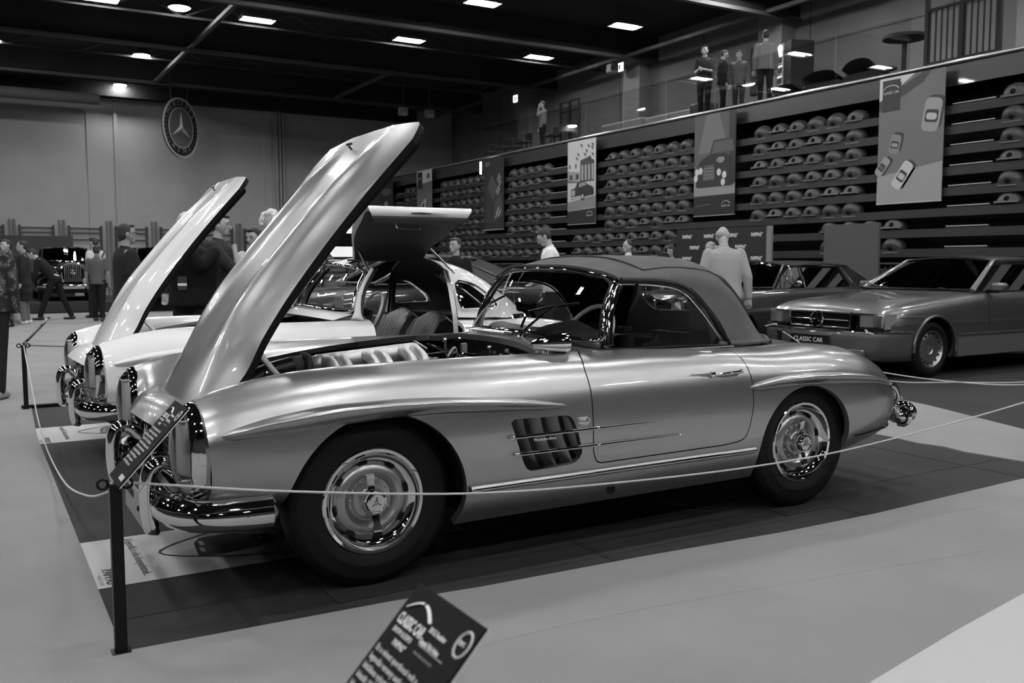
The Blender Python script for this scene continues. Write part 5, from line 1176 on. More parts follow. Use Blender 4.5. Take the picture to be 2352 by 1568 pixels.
def make_sec():
    t = thing('grey_saloon_coupe', 'large grey modern coupe with big star grille at the right', 'car', (7.96, 3.2, 0))
    def sec(zc, w=.905, ze=None, zs=None): return [(0, zc), (.40, zc-.004), (.66, zc-.016), (.80, zc-.045), (w-.03, zc-.11), (w, .64), (w+.004, .60), (w, .45), (w-.02, .32), (w-.06, .22)]
    secs = [(-.86, [(-.86, 0, .745), (-.855, .40, .742), (-.83, .62, .74), (-.80, .74, .735), (-.76, .82, .72), (-.72, .86, .62), (-.72, .862, .58), (-.72, .862, .46), (-.72, .85, .34), (-.72, .80, .26)]),
            (-.80, [(-.80, 0, .79), (-.795, .40, .785), (-.77, .64, .775), (-.74, .77, .755), (-.70, .85, .70), (-.66, .885, .62), (-.66, .887, .58), (-.66, .885, .46), (-.66, .87, .33), (-.66, .82, .24)]),
            (-.5, sec(.855, .90)), (0, sec(.90)), (.5, sec(.94)), (.9, sec(.97)), (1.4, sec(.975)), (2.6, sec(.975)), (3.2, sec(.965)), (3.8, sec(.94, .89)),
            (4.05, [(4.05, 0, .90), (4.05, .4, .895), (4.03, .64, .88), (4.0, .76, .85), (3.97, .83, .78), (3.95, .85, .62), (3.95, .85, .58), (3.95, .85, .46), (3.95, .83, .34), (3.95, .79, .26)])]
    panelcar(t, greypaint, secs, ((0, .365), (2.85, .365)), ((0, .775), (2.85, .775)), ('sec', dullmetal), R=.325, rim=.205)
    greenhouse(t, greypaint, .86, 1.50, 2.65, 3.35, .76, .585, .965, 1.355, .965, gm=dglass, pr=.032, qf=.35)
    for s in (-1, 1):
        obj('arch_flare', MB().tube([(.375*math.cos(a), s*.905, .325+.375*math.sin(a)) for a in np.linspace(-.1, math.pi+.05, 24)], .016, 8), greypaint, t)
        obj('side_moulding', MB().tube([(x, s*.905, .475) for x in (.42, 1.2, 2.45)], .012, 6), dullmetal, t)
        obj('side_cladding', MB().rbox((.40, min(s*.86, s*.905), .22), (2.46, max(s*.86, s*.905), .46), .01), mat('cladding', .09, .5), t)
        obj('door_gap', MB().tube([(1.0, s*.9035, .48), (.98, s*.908, .62), (1.0, s*.885, .86), (1.02, s*.80, .93)], .0035, 6), black, t)
        obj('crease', MB().tube([(x, s*.893, .70+.02*(x > 0)) for x in (-.6, -.2, .4, 1.2, 2.6, 3.6)], .004, 6), greypaint, t)
        h = thing('headlight', None, None, (-.80, s*.66, .655)); h.parent = t
        obj('reflector', MB().rbox((.0, -.17, -.075), (.03, .15, .075), .01), mat('lamp silver', .5, .15, .8), h)
        obj('lens', MB().grid(np.array([[(-.035+.05*(abs(v)*1.0)**2*(1 if v*s > 0 else .3), v*.17, z) for v in np.linspace(-1, 1, 9)] for z in np.linspace(-.085, .085, 5)])), lens, h)
        obj('indicator', MB().grid(np.array([[(-.775+.80+.0-.03*0+u*.12-.0, s*(.165+.055*math.sin(u*1.5)), z) for u in np.linspace(0, 1, 6)] for z in (-.085, 0, .085)])), mat('indicator lens', .22, .2, 0, 1), h)
        obj('bezel', MB().tube([(-.03, -s*.17, -.09), (-.02, s*.17, -.09), (.06, s*.235, -.085)], .008, 6), black, h)
        obj('washer_arm', MB().tube([(-.05, s*-.02, -.10), (-.10, s*.06, -.115), (-.11, s*.12, -.13)], [.012, .010, .008], 6), grey(.5), h)
        mi = thing('side_mirror', None, None, (1.12, s*.93, 1.0)); mi.parent = t
        obj('housing', MB().rbox((-.05, -.10, -.05), (.05, .10, .06), .03), greypaint, mi); obj('stalk', MB().rbox((-.03, min(-s*.16, 0), -.06), (.03, max(-s*.16, 0), -.02), .01), black, mi)
    g = thing('grille', None, None, (-.86, 0, .655)); g.parent = t
    obj('surround', MB().tube([(0, -.44, .085), (-.02, 0, .09), (0, .44, .085), (.015, .42, -.085), (-.005, 0, -.09), (.015, -.42, -.085)], .014, 8, closed=True), mat('lamp silver', .5, .15, .8), g)
    m = MB().box((.03, 0, 0), (.02, .86, .17)); obj('backing', m, blackmat, g); m = MB()
    for i in range(7): m.box((.005, 0, -.07+.0225*i), (.02, .84, .008))
    obj('slats', m, black, g); obj('centre_bar', MB().rbox((-.022, -.43, -.008), (-.0, .43, .006), .003), chrome, g); star('star', (-.03, 0, 0), .088, g, .011)
    R = []
    for i, (x, y) in enumerate(cat([(-.42, .905), (-.62, .895), (-.80, .84), (-.90, .70), (-.95, .40), (-.965, 0), (-.95, -.40), (-.90, -.70), (-.80, -.84), (-.62, -.895), (-.42, -.905)], 5)):
        R.append([(x+.03, y*.98, .55), (x, y, .54), (x-.004, y*1.005, .515), (x-.012, y*1.01, .50), (x-.008, y*1.005, .44), (x, y, .36), (x+.01, y*.99, .30), (x+.04, y*.97, .235), (x+.10, y*.94, .21)])
    obj('bumper', MB().grid(np.array(R)), mat('bumper grey', .07, .35, 0, .6), t)
    obj('bumper_strip', MB().tube([(r[1][0]-.004, r[1][1]*1.006, .538) for r in R], .013, 8), chrome, t)
    m = MB().rbox((-.975, -.38, .27), (-.94, .38, .33), .01); obj('air_intake', m, black, t)
    for s in (-1, 1): f = obj('fog_lamp', MB().rbox((-.945, s*.58-.11, .265), (-.90, s*.58+.11, .345), .012), mat('fog lens', .12, .1, 0, 1), t)
    pl = thing('number_plate', None, None, (-.975, .02, .42)); pl.parent = t; obj('plate', MB().rbox((-.005, -.28, -.06), (.005, .28, .06), .003), boardm, pl); obj('plate_frame', MB().tube([(-.006, -.28, -.06), (-.006, .28, -.06), (-.006, .28, .06), (-.006, -.28, .06)], .004, 6, closed=True), grey(.12), pl)
    text('plate_text', 'CLASSIC CAR', .075, whiteink, (-.0065, .24, -.025), (0, -1, 0), (0, 0, 1), pl, sx=.95)
    m = MB()
    for y in (-.45, .25): m.tube([(.80, y, .985), (.83, y+.3, 1.0), (.90, y+.48, 1.03)], .008, 6)
    obj('wiper', m, black, t)
    return t
make_sec()
def make_w111():
    t = thing('classic_coupe', 'dark classic coupe with upright headlights behind the man in the jacket', 'car', (7.22, 5.5, 0))
    def sec(zc, w=.90): return [(0, zc), (.36, zc-.01), (.58, zc-.035), (.70, zc-.02), (.80, zc-.035), (.86, zc-.10), (w, .68), (w+.004, .60), (w, .42), (w-.06, .26)]
    secs = [(-.78, [(-.80, 0, .84), (-.79, .3, .82), (-.76, .48, .78), (-.76, .62, .80), (-.76, .74, .79), (-.74, .81, .72), (-.72, .83, .62), (-.72, .83, .55), (-.70, .82, .42), (-.66, .78, .32)]),
            (-.6, sec(.885, .885)), (0, sec(.93)), (.6, sec(.955)), (1.1, sec(.965)), (2.4, sec(.955)), (3.2, sec(.94, .89)), (3.9, sec(.90, .85)), (4.05, sec(.86, .80))]
    panelcar(t, darkpaint, secs, ((0, .36), (2.75, .35)), ((0, .74), (2.75, .74)), ('old', darkpaint), R=.33, rim=.19)
    greenhouse(t, darkpaint, .78, 1.08, 2.35, 2.95, .72, .60, .955, 1.30, .93, post=1.42, trim=chrome, gm=dglass, pr=.02, qf=.25)
    obj('vent_window', MB().tube([(.98, -.735, .965), (1.12, -.67, 1.26), (1.22, -.715, .97)], .007, 6), chrome, t)
    mi = thing('door_mirror', None, None, (1.12, -.86, 1.0)); mi.parent = t; obj('glass', MB().ell((0, 0, .02), (.02, .06, .045)), chrome, mi); obj('stem', MB().tube([(0, 0, 0), (-.01, .03, -.06)], .008, 6), chrome, mi)
    tag(obj('round_tag', MB().lathe([(.001, 0), (.05, 0)], (1.02, -.40, 1.24), 'x', 20, sc=(1.3, 1)), grey(.5), t), None, None)
    g = thing('grille', None, None, (-.86, 0, .66)); g.parent = t
    obj('shell', MB().tube(cat([(0, -.24, -.2), (0, -.25, .1), (0, -.18, .19), (-.01, 0, .215), (0, .18, .19), (0, .25, .1), (0, .24, -.2)], 4), .018, 8), chrome, g)
    m = MB().prism([(-.24, -.2), (.24, -.2), (.24, .12), (.16, .19), (-.16, .19), (-.24, .12)], 'x', .02, .06); obj('core', m, black, g); m = MB().box((.01, 0, 0), (.01, .012, .38))
    for z in (-.14, -.06, .02, .10): m.box((.01, 0, z), (.01, .46, .006))
    obj('grille_bars', m, dullmetal, g); star('hood_star', (.02, 0, .285), .035, g, .004)
    for s in (-1, 1):
        h = thing('headlight', None, None, (-.80, s*.63, .64)); h.parent = t
        obj('ring', MB().tube(cat([(0, -.10, -.17), (0, -.10, .13), (0, 0, .19), (0, .10, .13), (0, .10, -.17)], 4, True), .013, 8, closed=True), chrome, h)
        obj('lens', MB().ell((0, 0, 0), (.05, .095, .17)), mat('lamp silver', .5, .15, .8), h)
        for y in (.36,): f = obj('fog_lamp', MB().lathe([(.001, -.05), (.05, -.045), (.075, -.02), (.07, .03), (.001, .05)], (-.92, s*y, .52), 'x', 24), chrome, t)
        obj('fender_strip', MB().tube([(x, s*(.905 if 0 < x < 3 else .88), .66) for x in (-.6, 0, 1, 2, 3, 3.8)], .006, 6), chrome, t)
    R = [[(x+.03, y*.97, .47), (x, y, .46), (x-.02, y*1.01, .42), (x-.015, y*1.01, .38), (x+.02, y, .35)] for x, y in cat([(-.5, .90), (-.8, .86), (-.95, .6), (-.99, 0), (-.95, -.6), (-.8, -.86), (-.5, -.90)], 5)]
    obj('bumper', MB().grid(np.array(R)), chrome, t)
    for s in (-1, 1): obj('overrider', MB().rbox((-1.03, s*.3-.03, .36), (-.95, s*.3+.03, .54), .02), chrome, t)
    star('round_badge', (-1.0, -.42, .56), .06, t, .006)
    return t
make_w111()
def make_sedan():
    t = thing('black_saloon', 'glossy black modern saloon behind the white coupe and the young man', 'car', (3.1, 8.95, .006))
    def sec(zc, w=.90): return [(0, zc), (.40, zc-.005), (.64, zc-.03), (.78, zc-.07), (w-.03, zc-.14), (w, .68), (w, .60), (w, .45), (w-.02, .32), (w-.06, .22)]
    secs = [(-.82, sec(.70, .78)), (-.7, sec(.78, .84)), (-.3, sec(.88)), (.4, sec(.96)), (.9, sec(1.0)), (2.6, sec(1.02)), (3.3, sec(1.0)), (3.75, sec(.96, .86)), (3.9, sec(.85, .8))]
    panelcar(t, darkpaint, secs, ((0, .36), (2.85, .36)), ((0, .78), (2.85, .78)), ('sec', dullmetal), R=.33, rim=.22)
    greenhouse(t, darkpaint, .55, 1.35, 2.3, 3.3, .78, .58, 1.0, 1.40, 1.0, post=1.75, trim=dullmetal, gm=mat('black glass', .1, .01, glass=True, refl=1.5), pr=.03, qf=.5)
    for s in (-1, 1): obj('door_handle', MB().rbox((1.5, min(s*.9, s*.93), .86), (1.68, max(s*.9, s*.93), .885), .01), dullmetal, t)
    return t
make_sedan()
def make_old(x, y, label, rz=0.):
    t = thing('vintage_car', label, 'car', (x, y, .28), math.pi/2+rz)
    def sec(zc, w, zs): return [(0, zc), (.22, zc-.02), (.36, zc-.10), (.42, zs+.08), (.52, zs+.10), (.66, zs+.12), (w-.06, zs+.03), (w, zs-.10), (w, .38), (w-.05, .25)]
    secs = [(-.50, [(-.62, 0, 1.0), (-.62, .18, .98), (-.60, .27, .9), (-.50, .33, .55), (-.55, .46, .62), (-.58, .60, .68), (-.55, .76, .62), (-.5, .84, .5), (-.45, .84, .40), (-.4, .80, .30)]),
            (-.3, sec(1.06, .86, .66)), (.1, sec(1.08, .88, .72)), (.7, sec(1.10, .88, .68)), (1.2, sec(1.12, .88, .62)), (1.8, [(0, 1.12), (.3, 1.11), (.55, 1.08), (.66, 1.0), (.72, .9), (.76, .8), (.84, .6), (.88, .45), (.88, .36), (.82, .25)]),
            (3.2, [(0, 1.08), (.3, 1.07), (.55, 1.02), (.66, .95), (.72, .86), (.78, .76), (.84, .6), (.88, .45), (.88, .36), (.82, .25)]), (3.9, [(0, .7), (.3, .69), (.5, .66), (.6, .62), (.66, .58), (.7, .53), (.72, .47), (.74, .42), (.74, .36), (.7, .28)])]
    panelcar(t, darkpaint, secs, ((0, .38), (2.9, .38)), ((0, .72), (2.9, .72)), ('old', darkpaint), R=.36, rim=.2)
    greenhouse(t, darkpaint, 1.15, 1.32, 2.7, 3.3, .62, .56, 1.10, 1.50, 1.05, post=2.0, trim=chrome, gm=dglass, pr=.022)
    for s in (-1, 1):
        obj('headlight', MB().lathe([(.001, -.10), (.10, -.09), (.13, -.03), (.12, .05), (.05, .2), (.001, .24)], (-.58, s*.46, .82), 'x', 24), chrome, t)
        obj('horn', MB().lathe([(.001, -.04), (.07, -.04), (.075, .0), (.03, .05), (.001, .1)], (-.68, s*.36, .56), 'x', 20), chrome, t)
        obj('wing_lamp', MB().ell((-.5, s*.70, .78), (.06, .03, .03)), chrome, t)
        obj('hub', MB().ell((0, s*.82, .36), (.08, .04, .08)), chrome, t)
    obj('fog_lamp', MB().lathe([(.001, -.05), (.07, -.045), (.09, -.0), (.04, .06), (.001, .08)], (-.74, 0, .80), 'x', 24), chrome, t)
    obj('grille_shell', MB().tube(cat([(-.66, -.24, .52), (-.66, -.28, .85), (-.65, -.2, 1.0), (-.66, 0, 1.06), (-.65, .2, 1.0), (-.66, .28, .85), (-.66, .24, .52)], 4), .025, 8), chrome, t); m = MB()
    for y in np.linspace(-.2, .2, 9): m.box((-.65, y, .76), (.01, .008, .46))
    obj('grille_slats', m, dullmetal, t)
    obj('bumper', MB().tube(cat([(-.70, -.86, .42), (-.86, -.6, .42), (-.92, 0, .42), (-.86, .6, .42), (-.70, .86, .42)], 4), .045, 8, flat=1.4), chrome, t); obj('number_plate', MB().rbox((-.95, -.26, .34), (-.93, .26, .46), .004), grey(.2), t)
    return t
make_old(1.15, 24.3, 'old black car with chrome lamps at the far left behind the boy')
make_old(3.45, 22.6, 'second old black car mostly hidden behind the photographer in black')
# ---------------- people ----------------
def remesh(name, mb, m, parent, vox=.011, it=3):
    V, F = mb.arr(); me = bpy.data.meshes.new('t'); me.from_pydata(V.tolist(), [], F); o = bpy.data.objects.new('t', me); COL.objects.link(o)
    a = o.modifiers.new('r', 'REMESH'); a.mode = 'VOXEL'; a.voxel_size = vox; b = o.modifiers.new('s', 'SMOOTH'); b.factor = .5; b.iterations = it
    bpy.context.view_layer.update(); nm = bpy.data.meshes.new_from_object(o.evaluated_get(bpy.context.evaluated_depsgraph_get())); bpy.data.objects.remove(o); bpy.data.meshes.remove(me)
    nm.name = name; nm.materials.clear(); nm.materials.append(m); nm.shade_smooth(); q = bpy.data.objects.new(name, nm); link(q, parent); return q
def person(label, x, y, h, th, top=.05, legs=.02, hair='short', hg=.02, lean=0., look=0., turn=0., hands=None, stride=.05, sleeve='long', z0=.007, coat=False, shoes=.015, sk=None, camo=False, fat=1., vox=.011, wide=0., collar=None, jacket=False):
    s = h/1.76; t = thing('person', label, 'person', (x, y, z0), math.radians(th)); sm = mat('skin %d' % int((sk or .36)*100), sk or .36, .55, spec=.3)
    cl, sl = math.cos(math.radians(lean)), math.sin(math.radians(lean))
    def T(p):
        p = np.array(p, float)
        if p[2] > .93: dz = p[2]-.93; dy = p[1]; p = A3(p[0], dy*cl-dz*sl, .93+dz*cl+dy*sl)
        return p*s
    hc = A3(0, -.015, 1.645); cp, sp = math.cos(math.radians(look)), math.sin(math.radians(look)); ct, st = math.cos(math.radians(turn)), math.sin(math.radians(turn))
    def Hd(p):       # head local -> body
        p = np.array(p, float); p = A3(p[0]*ct-p[1]*st, p[0]*st+p[1]*ct, p[2]); piv = A3(0, .0, -.09); q = p-piv
        q = A3(q[0], q[1]*cp-q[2]*sp, q[2]*cp+q[1]*sp); return T(hc+piv+q)
    c = lambda mb, a, b, ra, rb: mb.cap(a, b, ra*s, rb*s, 12)
    Sh = {k: T((k*.178*fat, .01, 1.405)) for k in (-1, 1)}; Hp = {k: A3(k*.095, 0, .93)*s for k in (-1, 1)}
    E_, H_ = {}, {}; hands = hands or {}
    for k in (-1, 1):
        tgt = hands.get(k); tgt = T((k*.25, -.04, .84)) if tgt is None else A3(*tgt)*s
        d = tgt-Sh[k]; L = np.linalg.norm(d); a, b = .29*s, .26*s
        if L > (a+b)*.985: tgt = Sh[k]+d/L*(a+b)*.985; d = tgt-Sh[k]; L = np.linalg.norm(d)
        u = d/L; q = (a*a-b*b+L*L)/(2*L); r = math.sqrt(max(a*a-q*q, 0)); o = A3(k*.55, .6, -.75); o = o-u*(o@u); o /= np.linalg.norm(o)
        E_[k] = Sh[k]+u*q+o*r; H_[k] = tgt
    K_, An = {}, {}
    for k in (-1, 1):
        fy = -stride*k*1.0; An[k] = A3(k*(.10+wide), fy, .085)*s; K_[k] = A3(k*(.10+wide*.5), fy*.5-.02, .50)*s
    b = MB()
    b.ell(Hd((0, 0, .01)), (.076*s, .095*s, .112*s)); c(b, Hd((0, -.035, -.055)), Hd((0, -.06, -.075)), .05, .034); c(b, Hd((0, -.088, .005)), Hd((0, -.108, -.025)), .010, .015)
    for k in (-1, 1): b.ell(Hd((k*.076, .012, -.008)), (.012*s, .02*s, .032*s)); c(b, Hd((k*.032, -.082, .03)), Hd((k*.045, -.075, .03)), .012, .010)
    c(b, Hd((-.02, -.086, -.056)), Hd((.02, -.086, -.056)), .010, .010)
    c(b, Hd((0, .015, -.07)), T((0, .01, 1.44)), .052, .058); c(b, T((-.10, .01, 1.40)), T((.10, .01, 1.40)), .07, .07); c(b, T((-.07, 0, 1.25)), T((.07, 0, 1.25)), .105*fat, .105*fat); c(b, T((-.05, 0, 1.06)), T((.05, 0, 1.06)), .10*fat, .10*fat); c(b, A3(-.07, 0, .95)*s, A3(.07, 0, .95)*s, .105*fat, .105*fat); c(b, T((0, 0, 1.0)), T((0, 0, 1.35)), .11, .11)
    for k in (-1, 1):
        c(b, Sh[k]*.96+T((0, 0, 1.4))*.04, E_[k], .052, .040); c(b, E_[k], H_[k], .040, .027); c(b, Hp[k], K_[k], .085*fat, .056); c(b, K_[k], An[k], .054, .038); c(b, An[k], An[k]+A3(0, -.13, -.045)*s, .04, .032)
        f = H_[k]-E_[k]; f /= np.linalg.norm(f); side = np.cross(f, A3(0, -1, .2)); side /= np.linalg.norm(side)+1e-9; nrm = np.cross(side, f); P0 = H_[k]+f*.02*s
        c(b, H_[k], H_[k]+f*.075*s, .028, .030); c(b, P0+side*.014*s, P0+side*.02*s+f*.07*s, .020, .018); c(b, P0-side*.014*s, P0-side*.02*s+f*.07*s, .020, .018)
        for i, (o_, l_) in enumerate(((-.030, .058), (-.010, .070), (.011, .066), (.030, .050))):
            a0 = H_[k]+f*.085*s+side*o_*s; a1 = a0+f*l_*.55*s+nrm*.006*s; a2 = a1+(f*.55+nrm*.6)*l_*.5*s; c(b, a0, a1, .0092, .0088); c(b, a1, a2, .0088, .0075)
        tb = H_[k]+f*.03*s-side*.03*s; c(b, tb, tb+(f*.03-side*.025)*s, .012, .010); c(b, tb+(f*.03-side*.025)*s, tb+(f*.062-side*.022+nrm*.012)*s, .010, .008)
    body = remesh('body', b, sm, t, vox*.85, 2)
    # face
    m = MB()
    for k in (-1, 1): m.ell(Hd((k*.031, -.0885, .014)), (.011*s, .006*s, .006*s), 8, 6)
    obj('eyes', m, mat('eye dark', .015, .3), t)
    m = MB()
    for k in (-1, 1): m.tube([Hd((k*.014, -.096, .034)), Hd((k*.032, -.097, .040)), Hd((k*.05, -.085, .034))], .0035*s, 5)
    obj('eyebrows', m, mat('brow', .05, .7), t); obj('mouth', MB().tube([Hd((-.022, -.092, -.057)), Hd((0, -.098, -.055)), Hd((.022, -.092, -.057))], .0032*s, 5), mat('lips', .16, .5), t)
    # clothes
    tm = cloth(top) if not camo else camom
    g = MB(); q = 1.10 if not jacket else 1.2; low = .86 if not coat else .50
    fq = fat*(1.03 if not jacket else 1.13); R = []
    for zz, w_, d_ in ((low, .175, .13), (low+.004, .18, .135), (.93, .182, .132), (1.05, .172, .122), (1.2, .188, .126), (1.33, .205, .122), (1.40, .195, .108), (1.44, .14, .09), (1.475, .082, .075), (1.485, .03, .03)):
        if coat and zz < .9: w_ *= 1.15
        R.append([T((w_*fq*math.cos(a)*(1 if zz < 1.42 else .95), d_*fq*math.sin(a), zz)) for a in np.arange(24)*math.pi/12])
    g.grid(np.array(R), wv=True); n0 = g.n-240; g.F.append(tuple(n0+i for i in range(24))); g.F.append(tuple(n0+216+i for i in range(23, -1, -1))); g.M += [0, 0]
    if coat:
        for zz in (.85, .7): c(g, A3(-.09, 0, zz)*s, A3(.09, 0, zz)*s, .15, .15)
    for k in (-1, 1):
        e2 = H_[k] if sleeve == 'long' else Sh[k]
        if sleeve == 'long': c(g, Sh[k], E_[k], .062*q, .052*q); c(g, E_[k], E_[k]+(H_[k]-E_[k])*.94, .052*q, .038*q)
        else: c(g, Sh[k], Sh[k]+(E_[k]-Sh[k])*.72, .064*q, .058*q)
    c(g, T((0, .012, 1.44)), T((0, .010, 1.475)), .075, .066)
    remesh('jacket' if jacket else ('coat' if coat else 'shirt'), g, tm, t, vox, 8)
    if collar: remesh('collar', MB().cap(T((0, .005, 1.455)), T((0, .0, 1.50)), .072*s, .066*s, 12), cloth(collar), t, vox, 1)
    g = MB(); c(g, A3(-.08, 0, .93)*s, A3(.08, 0, .93)*s, .112*fat, .112*fat)
    for k in (-1, 1): c(g, Hp[k], K_[k], .097*fat, .072); c(g, K_[k], An[k]+A3(0, 0, .01)*s, .070, .058)
    remesh('trousers', g, cloth(legs), t, vox, 3)
    for k in (-1, 1):
        g = MB(); a = An[k]; g.cap(a*A3(1, 1, 0)+A3(0, .04, .045)*s, a*A3(1, 1, 0)+A3(0, -.14, .034)*s, .045*s, .034*s, 12); g.cap(a, a+A3(0, 0, -.03)*s, .05*s, .045*s, 10)
        remesh('shoe', g, mat('shoe %d' % int(shoes*100), shoes, .6), t, .010, 1)
    g = MB(); hm = {1: hairdark}.get(0) or (hairdark if hg < .1 else mat('hair %d' % int(hg*100), hg, .75, bump=.8, bscale=120))
    E2 = lambda p, r: g.ell(Hd(p), tuple(k*s for k in r))
    if hair == 'short': E2((0, .020, .040), (.0795, .090, .086)); E2((0, .045, -.005), (.0755, .066, .075)); E2((0, -.045, .092), (.056, .045, .024)); E2((-.062, .005, .02), (.018, .03, .04)); E2((.062, .005, .02), (.018, .03, .04))
    elif hair == 'bald': E2((0, .055, -.005), (.076, .052, .055)); 
    elif hair == 'long': E2((0, .018, .045), (.085, .098, .09)); g.cap(Hd((0, .05, 0)), Hd((0, .06, -.17)), .08*s, .07*s, 12); g.cap(Hd((-.07, .0, .02)), Hd((-.075, -.01, -.15)), .03*s, .03*s, 8); g.cap(Hd((.07, .0, .02)), Hd((.075, -.01, -.15)), .03*s, .03*s, 8)
    elif hair == 'bun': E2((0, .018, .042), (.081, .095, .085)); E2((0, .09, .06), (.04, .035, .04)); E2((0, .045, .0), (.076, .066, .075))
    elif hair == 'curly':
        r_ = random.Random(4)
        for i in range(60): a_, b_ = r_.uniform(0, 6.28), r_.uniform(-.35, 1.5); d_ = A3(math.cos(a_)*math.cos(b_)*.085, math.sin(a_)*math.cos(b_)*.10, math.sin(b_)*.11); 
        for i in range(70):
            a_, b_ = r_.uniform(0, 6.28), r_.uniform(-.5, 1.5); d_ = A3(math.cos(a_)*math.cos(b_)*.082, math.sin(a_)*math.cos(b_)*.098+.01, math.sin(b_)*.105+.02)
            if d_[1] < -.05 and d_[2] < .06: continue
            g.ell(Hd(d_), (.028*s, .028*s, .028*s), 8, 6)
    elif hair == 'cap': E2((0, .01, .06), (.087, .10, .07)); g.cap(Hd((-.03, -.09, .062)), Hd((.03, -.09, .062)), .022*s, .022*s, 8); g.cap(Hd((-.02, -.13, .055)), Hd((.02, -.13, .055)), .016*s, .016*s, 8)
    remesh('cap' if hair == 'cap' else 'hair', g, hm, t, .009, 1)
    return t, s, Hd, T, H_, E_
camom = mat('camouflage cloth', .08, .9)
def _camo():
    nt = camom.node_tree; N, L = nt.nodes, nt.links; b = N['Principled BSDF']; tc = N.new('ShaderNodeTexCoord'); n = N.new('ShaderNodeTexNoise'); n.inputs['Scale'].default_value = 14; n.inputs['Detail'].default_value = 2
    r = N.new('ShaderNodeValToRGB'); r.color_ramp.interpolation = 'CONSTANT'; e = r.color_ramp.elements; e[0].position = 0; e[0].color = (.012, .012, .012, 1); e[1].position = .5; e[1].color = (.04, .04, .04, 1)
    k = e.new(.56); k.color = (.13, .13, .13, 1); k = e.new(.62); k.color = (.03, .03, .03, 1); k = e.new(.7); k.color = (.2, .2, .2, 1)
    L.new(tc.outputs['Object'], n.inputs['Vector']); L.new(n.outputs[0], r.inputs[0]); L.new(r.outputs[0], b.inputs['Base Color'])
_camo()
def specs(p, dark=False):
    t, s, Hd = p[:3]; m = MB()
    for k in (-1, 1): m.tube([Hd((k*.033+.022*math.cos(a), -.104, .012+.016*math.sin(a))) for a in np.arange(12)*math.pi/6], .0022*s, 5, closed=True); m.tube([Hd((k*.055, -.10, .014)), Hd((k*.082, .0, .010))], .0022*s, 5)
    obj('glasses', m, black, t)
p = person('man in camouflage jacket and cap cut by the left edge', -1.19, 5.9, 1.70, 150, camo=True, hair='cap', legs=.02, jacket=True, fat=1.15, shoes=.3, vox=.009)
person('person in dark clothes with pushed up sunglasses behind the camouflage jacket', -.62, 17.4, 1.78, -60, top=.015, legs=.02)
p = person('woman in long dark coat and white shoes facing left', -.29, 18.2, 1.78, -100, top=.025, coat=True, legs=.15, hair='bun', shoes=.7, stride=.02, collar=.15); specs(p)
person('man in black bending forward beside the old black car', .40, 19.6, 1.80, -110, top=.012, legs=.012, lean=38, stride=.30, hands={-1: (-.2, -.5, .9), 1: (.2, -.45, .8)})
person('boy in grey t-shirt seen from behind', 1.19, 18.5, 1.70, 155, top=.085, legs=.012, sleeve='short', sk=.2, shoes=.03, stride=.08)
p = person('man in pale shirt with a dark shoulder strap behind the boy', 1.32, 20.0, 1.92, -140, top=.5, legs=.02, sleeve='short', look=10)
obj('strap', MB().tube([p[3]((-.12, .15, 1.46)), p[3]((.0, .16, 1.25)), p[3]((.15, .14, 1.0))], .02, 6), grey(.03), p[0])
p = person('man in dark t-shirt and glasses left of the white bonnet', .20, 7.0, 1.73, 100, top=.022, legs=.02, sleeve='short', fat=1.1, sk=.3, vox=.009); specs(p)
p = person('photographer in black raising a phone before the face', .66, 5.75, 1.74, -35, top=.008, legs=.01, hair='cap', hg=.01, fat=1.25, look=8, hands={-1: (-.07, -.30, 1.50), 1: (.07, -.30, 1.50)}, jacket=True, vox=.009)
t = p[0]; s = p[1]
c = thing('lanyard_badge', None, None, (0, 0, 0)); c.parent = t; q = A3(-.03, -.185, 1.10)*s
obj('badge', MB().rbox(q+A3(-.05, -.004, -.07), q+A3(.05, .004, .07), .003), grey(.03), c); obj('label', MB().rbox(q+A3(-.048, -.006, -.025), q+A3(.048, -.0045, .0), .0005), whiteink, c); obj('cord', MB().tube([q+A3(-.01, 0, .07), q+A3(-.04, .03, .25), q+A3(-.06, .12, .38)], .004, 5), black, c)
W3 = Matrix.Rotation(math.radians(-35), 3, 'Z')
ph = W3@Vector((0, -.36*s, 1.54*s)); k = thing('phone', 'dark phone held up by the photographer in black', 'phone', (.66+ph[0], 5.75+ph[1], ph[2]), math.radians(-35)); obj('case', MB().rbox((-.075, -.005, -.038), (.075, .005, .038), .004), black, k)
obj('camera_lens', MB().ell((.055, -.006, .02), (.008, .003, .008)), chrome, k)
person('white haired person almost hidden behind the tip of the white bonnet', .98, 7.6, 1.88, -20, top=.03, legs=.02, hair='curly', hg=.6)
p = person('man in dark bomber jacket seen in profile reaching out his hand', 1.06, 6.3, 1.83, 58, top=.035, legs=.012, jacket=True, hands={-1: (-.12, -.42, 1.06), 1: (.22, -.1, .95)}, look=6, vox=.009)
obj('shirt_strip', MB().tube([p[3]((.0, -.165, 1.44)), p[3]((-.0, -.185, 1.25)), p[3]((0, -.19, 1.05)), p[3]((.0, -.17, .9))], .025, 8), cloth(.5), p[0])
person('smiling woman with short dark hair behind the silver bonnet', 1.62, 6.9, 1.72, -42, top=.55, legs=.03, hair='short', look=18, turn=-8)
person('person with curly white hair behind the silver bonnet', 1.36, 5.42, 1.82, 100, top=.05, legs=.02, hair='curly', hg=.7, look=15)
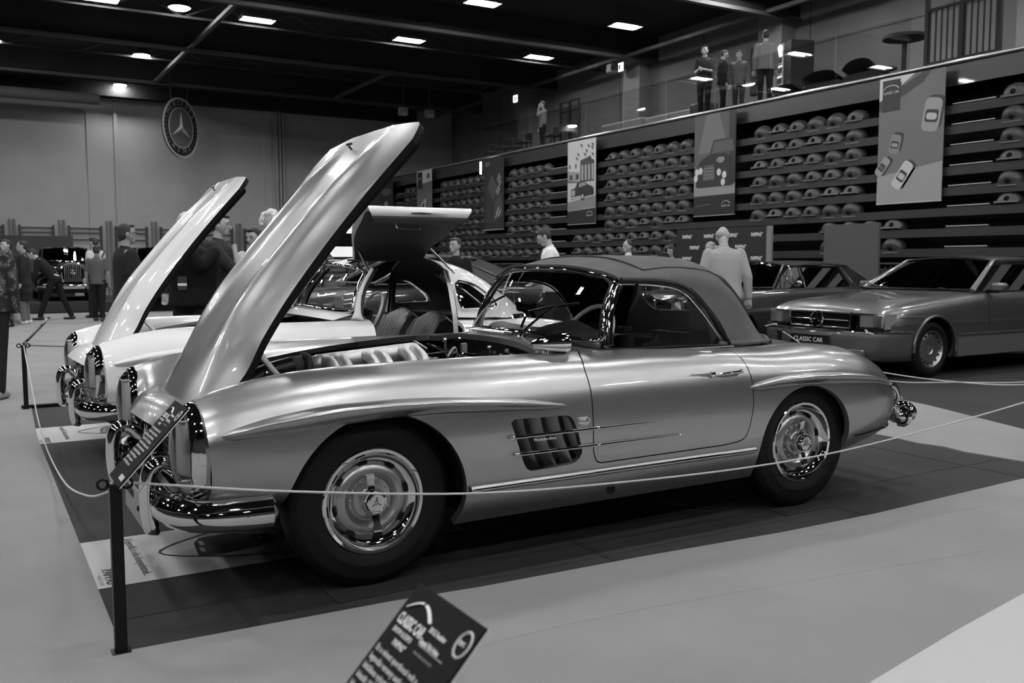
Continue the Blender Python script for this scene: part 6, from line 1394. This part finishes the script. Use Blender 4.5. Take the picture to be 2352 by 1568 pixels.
for x, y, h, th, tp, hg, l in ((3.66, 16.0, 1.62, -60, .6, .05, 'man in white shirt at the left of the far crowd'), (3.86, 17.0, 1.70, -100, .35, .02, 'person in pale grey top in the middle of the far crowd'), (3.73, 15.1, 1.64, -30, .65, .1, 'bald man in white shirt at the right of the far crowd'), (3.15, 17.1, 1.55, 40, .2, .2, 'fair haired person behind the bomber jacket shoulder')):
    person(l, x, y, h, th, top=tp, legs=.03, hg=hg, sleeve='short', hair='bald' if 'bald' in l else 'short', vox=.013)
person('young man in dark jacket standing by the black saloon', 4.58, 7.45, 1.64, -60, top=.012, legs=.015, jacket=True, hg=.02, turn=-10, vox=.009)
person('man in white t-shirt looking down behind the soft top', 5.92, 7.0, 1.80, -125, top=.75, legs=.03, sleeve='short', hg=.05, look=28, lean=6, hands={-1: (-.12, -.22, 1.0), 1: (.2, -.25, 1.0)}, fat=1.08, vox=.009)
person('woman with white collar and tied hair before the grandstand', 8.82, 9.0, 1.69, -90, top=.012, legs=.02, hair='bun', collar=.7, jacket=True)
person('woman with long dark hair left of the backdrop wall', 11.22, 10.62, 1.66, -80, top=.3, legs=.02, hair='long', look=20)
person('fair haired person at the desk before the backdrop wall', 11.2, 9.45, 1.70, -100, top=.1, legs=.02, hair='bun', hg=.3, look=10)
p = person('bald older man in pale jacket seen from behind', 6.50, 4.12, 1.75, 148, top=.34, legs=.14, hair='bald', hg=.4, jacket=True, lean=7, look=34, turn=-25, fat=1.06, vox=.008, sk=.38, hands={-1: (-.30, -.02, .86), 1: (.30, -.02, .86)}); specs(p)
Zb = 4.86
person('man in dark shirt holding a phone at the balcony glass', 14.62, 13.5, 1.78, -60, top=.03, legs=.015, sleeve='short', z0=Zb, hands={-1: (-.05, -.3, 1.15), 1: (.05, -.3, 1.15)})
person('dark haired person second from left on the balcony', 14.8, 13.05, 1.62, 60, top=.02, legs=.015, z0=Zb, look=15)
person('person in two tone jacket third from left on the balcony', 15.0, 12.7, 1.56, -60, top=.12, legs=.04, z0=Zb, look=10)
person('man in pale shirt seen from behind beside the lit fridge', 14.65, 11.5, 1.74, 140, top=.17, legs=.012, z0=Zb, fat=1.08)
person('lone man in pale shirt with hand at his mouth on the balcony', 14.9, 21.4, 1.64, -100, top=.2, legs=.012, z0=Zb, hands={1: (.03, -.16, 1.52)})
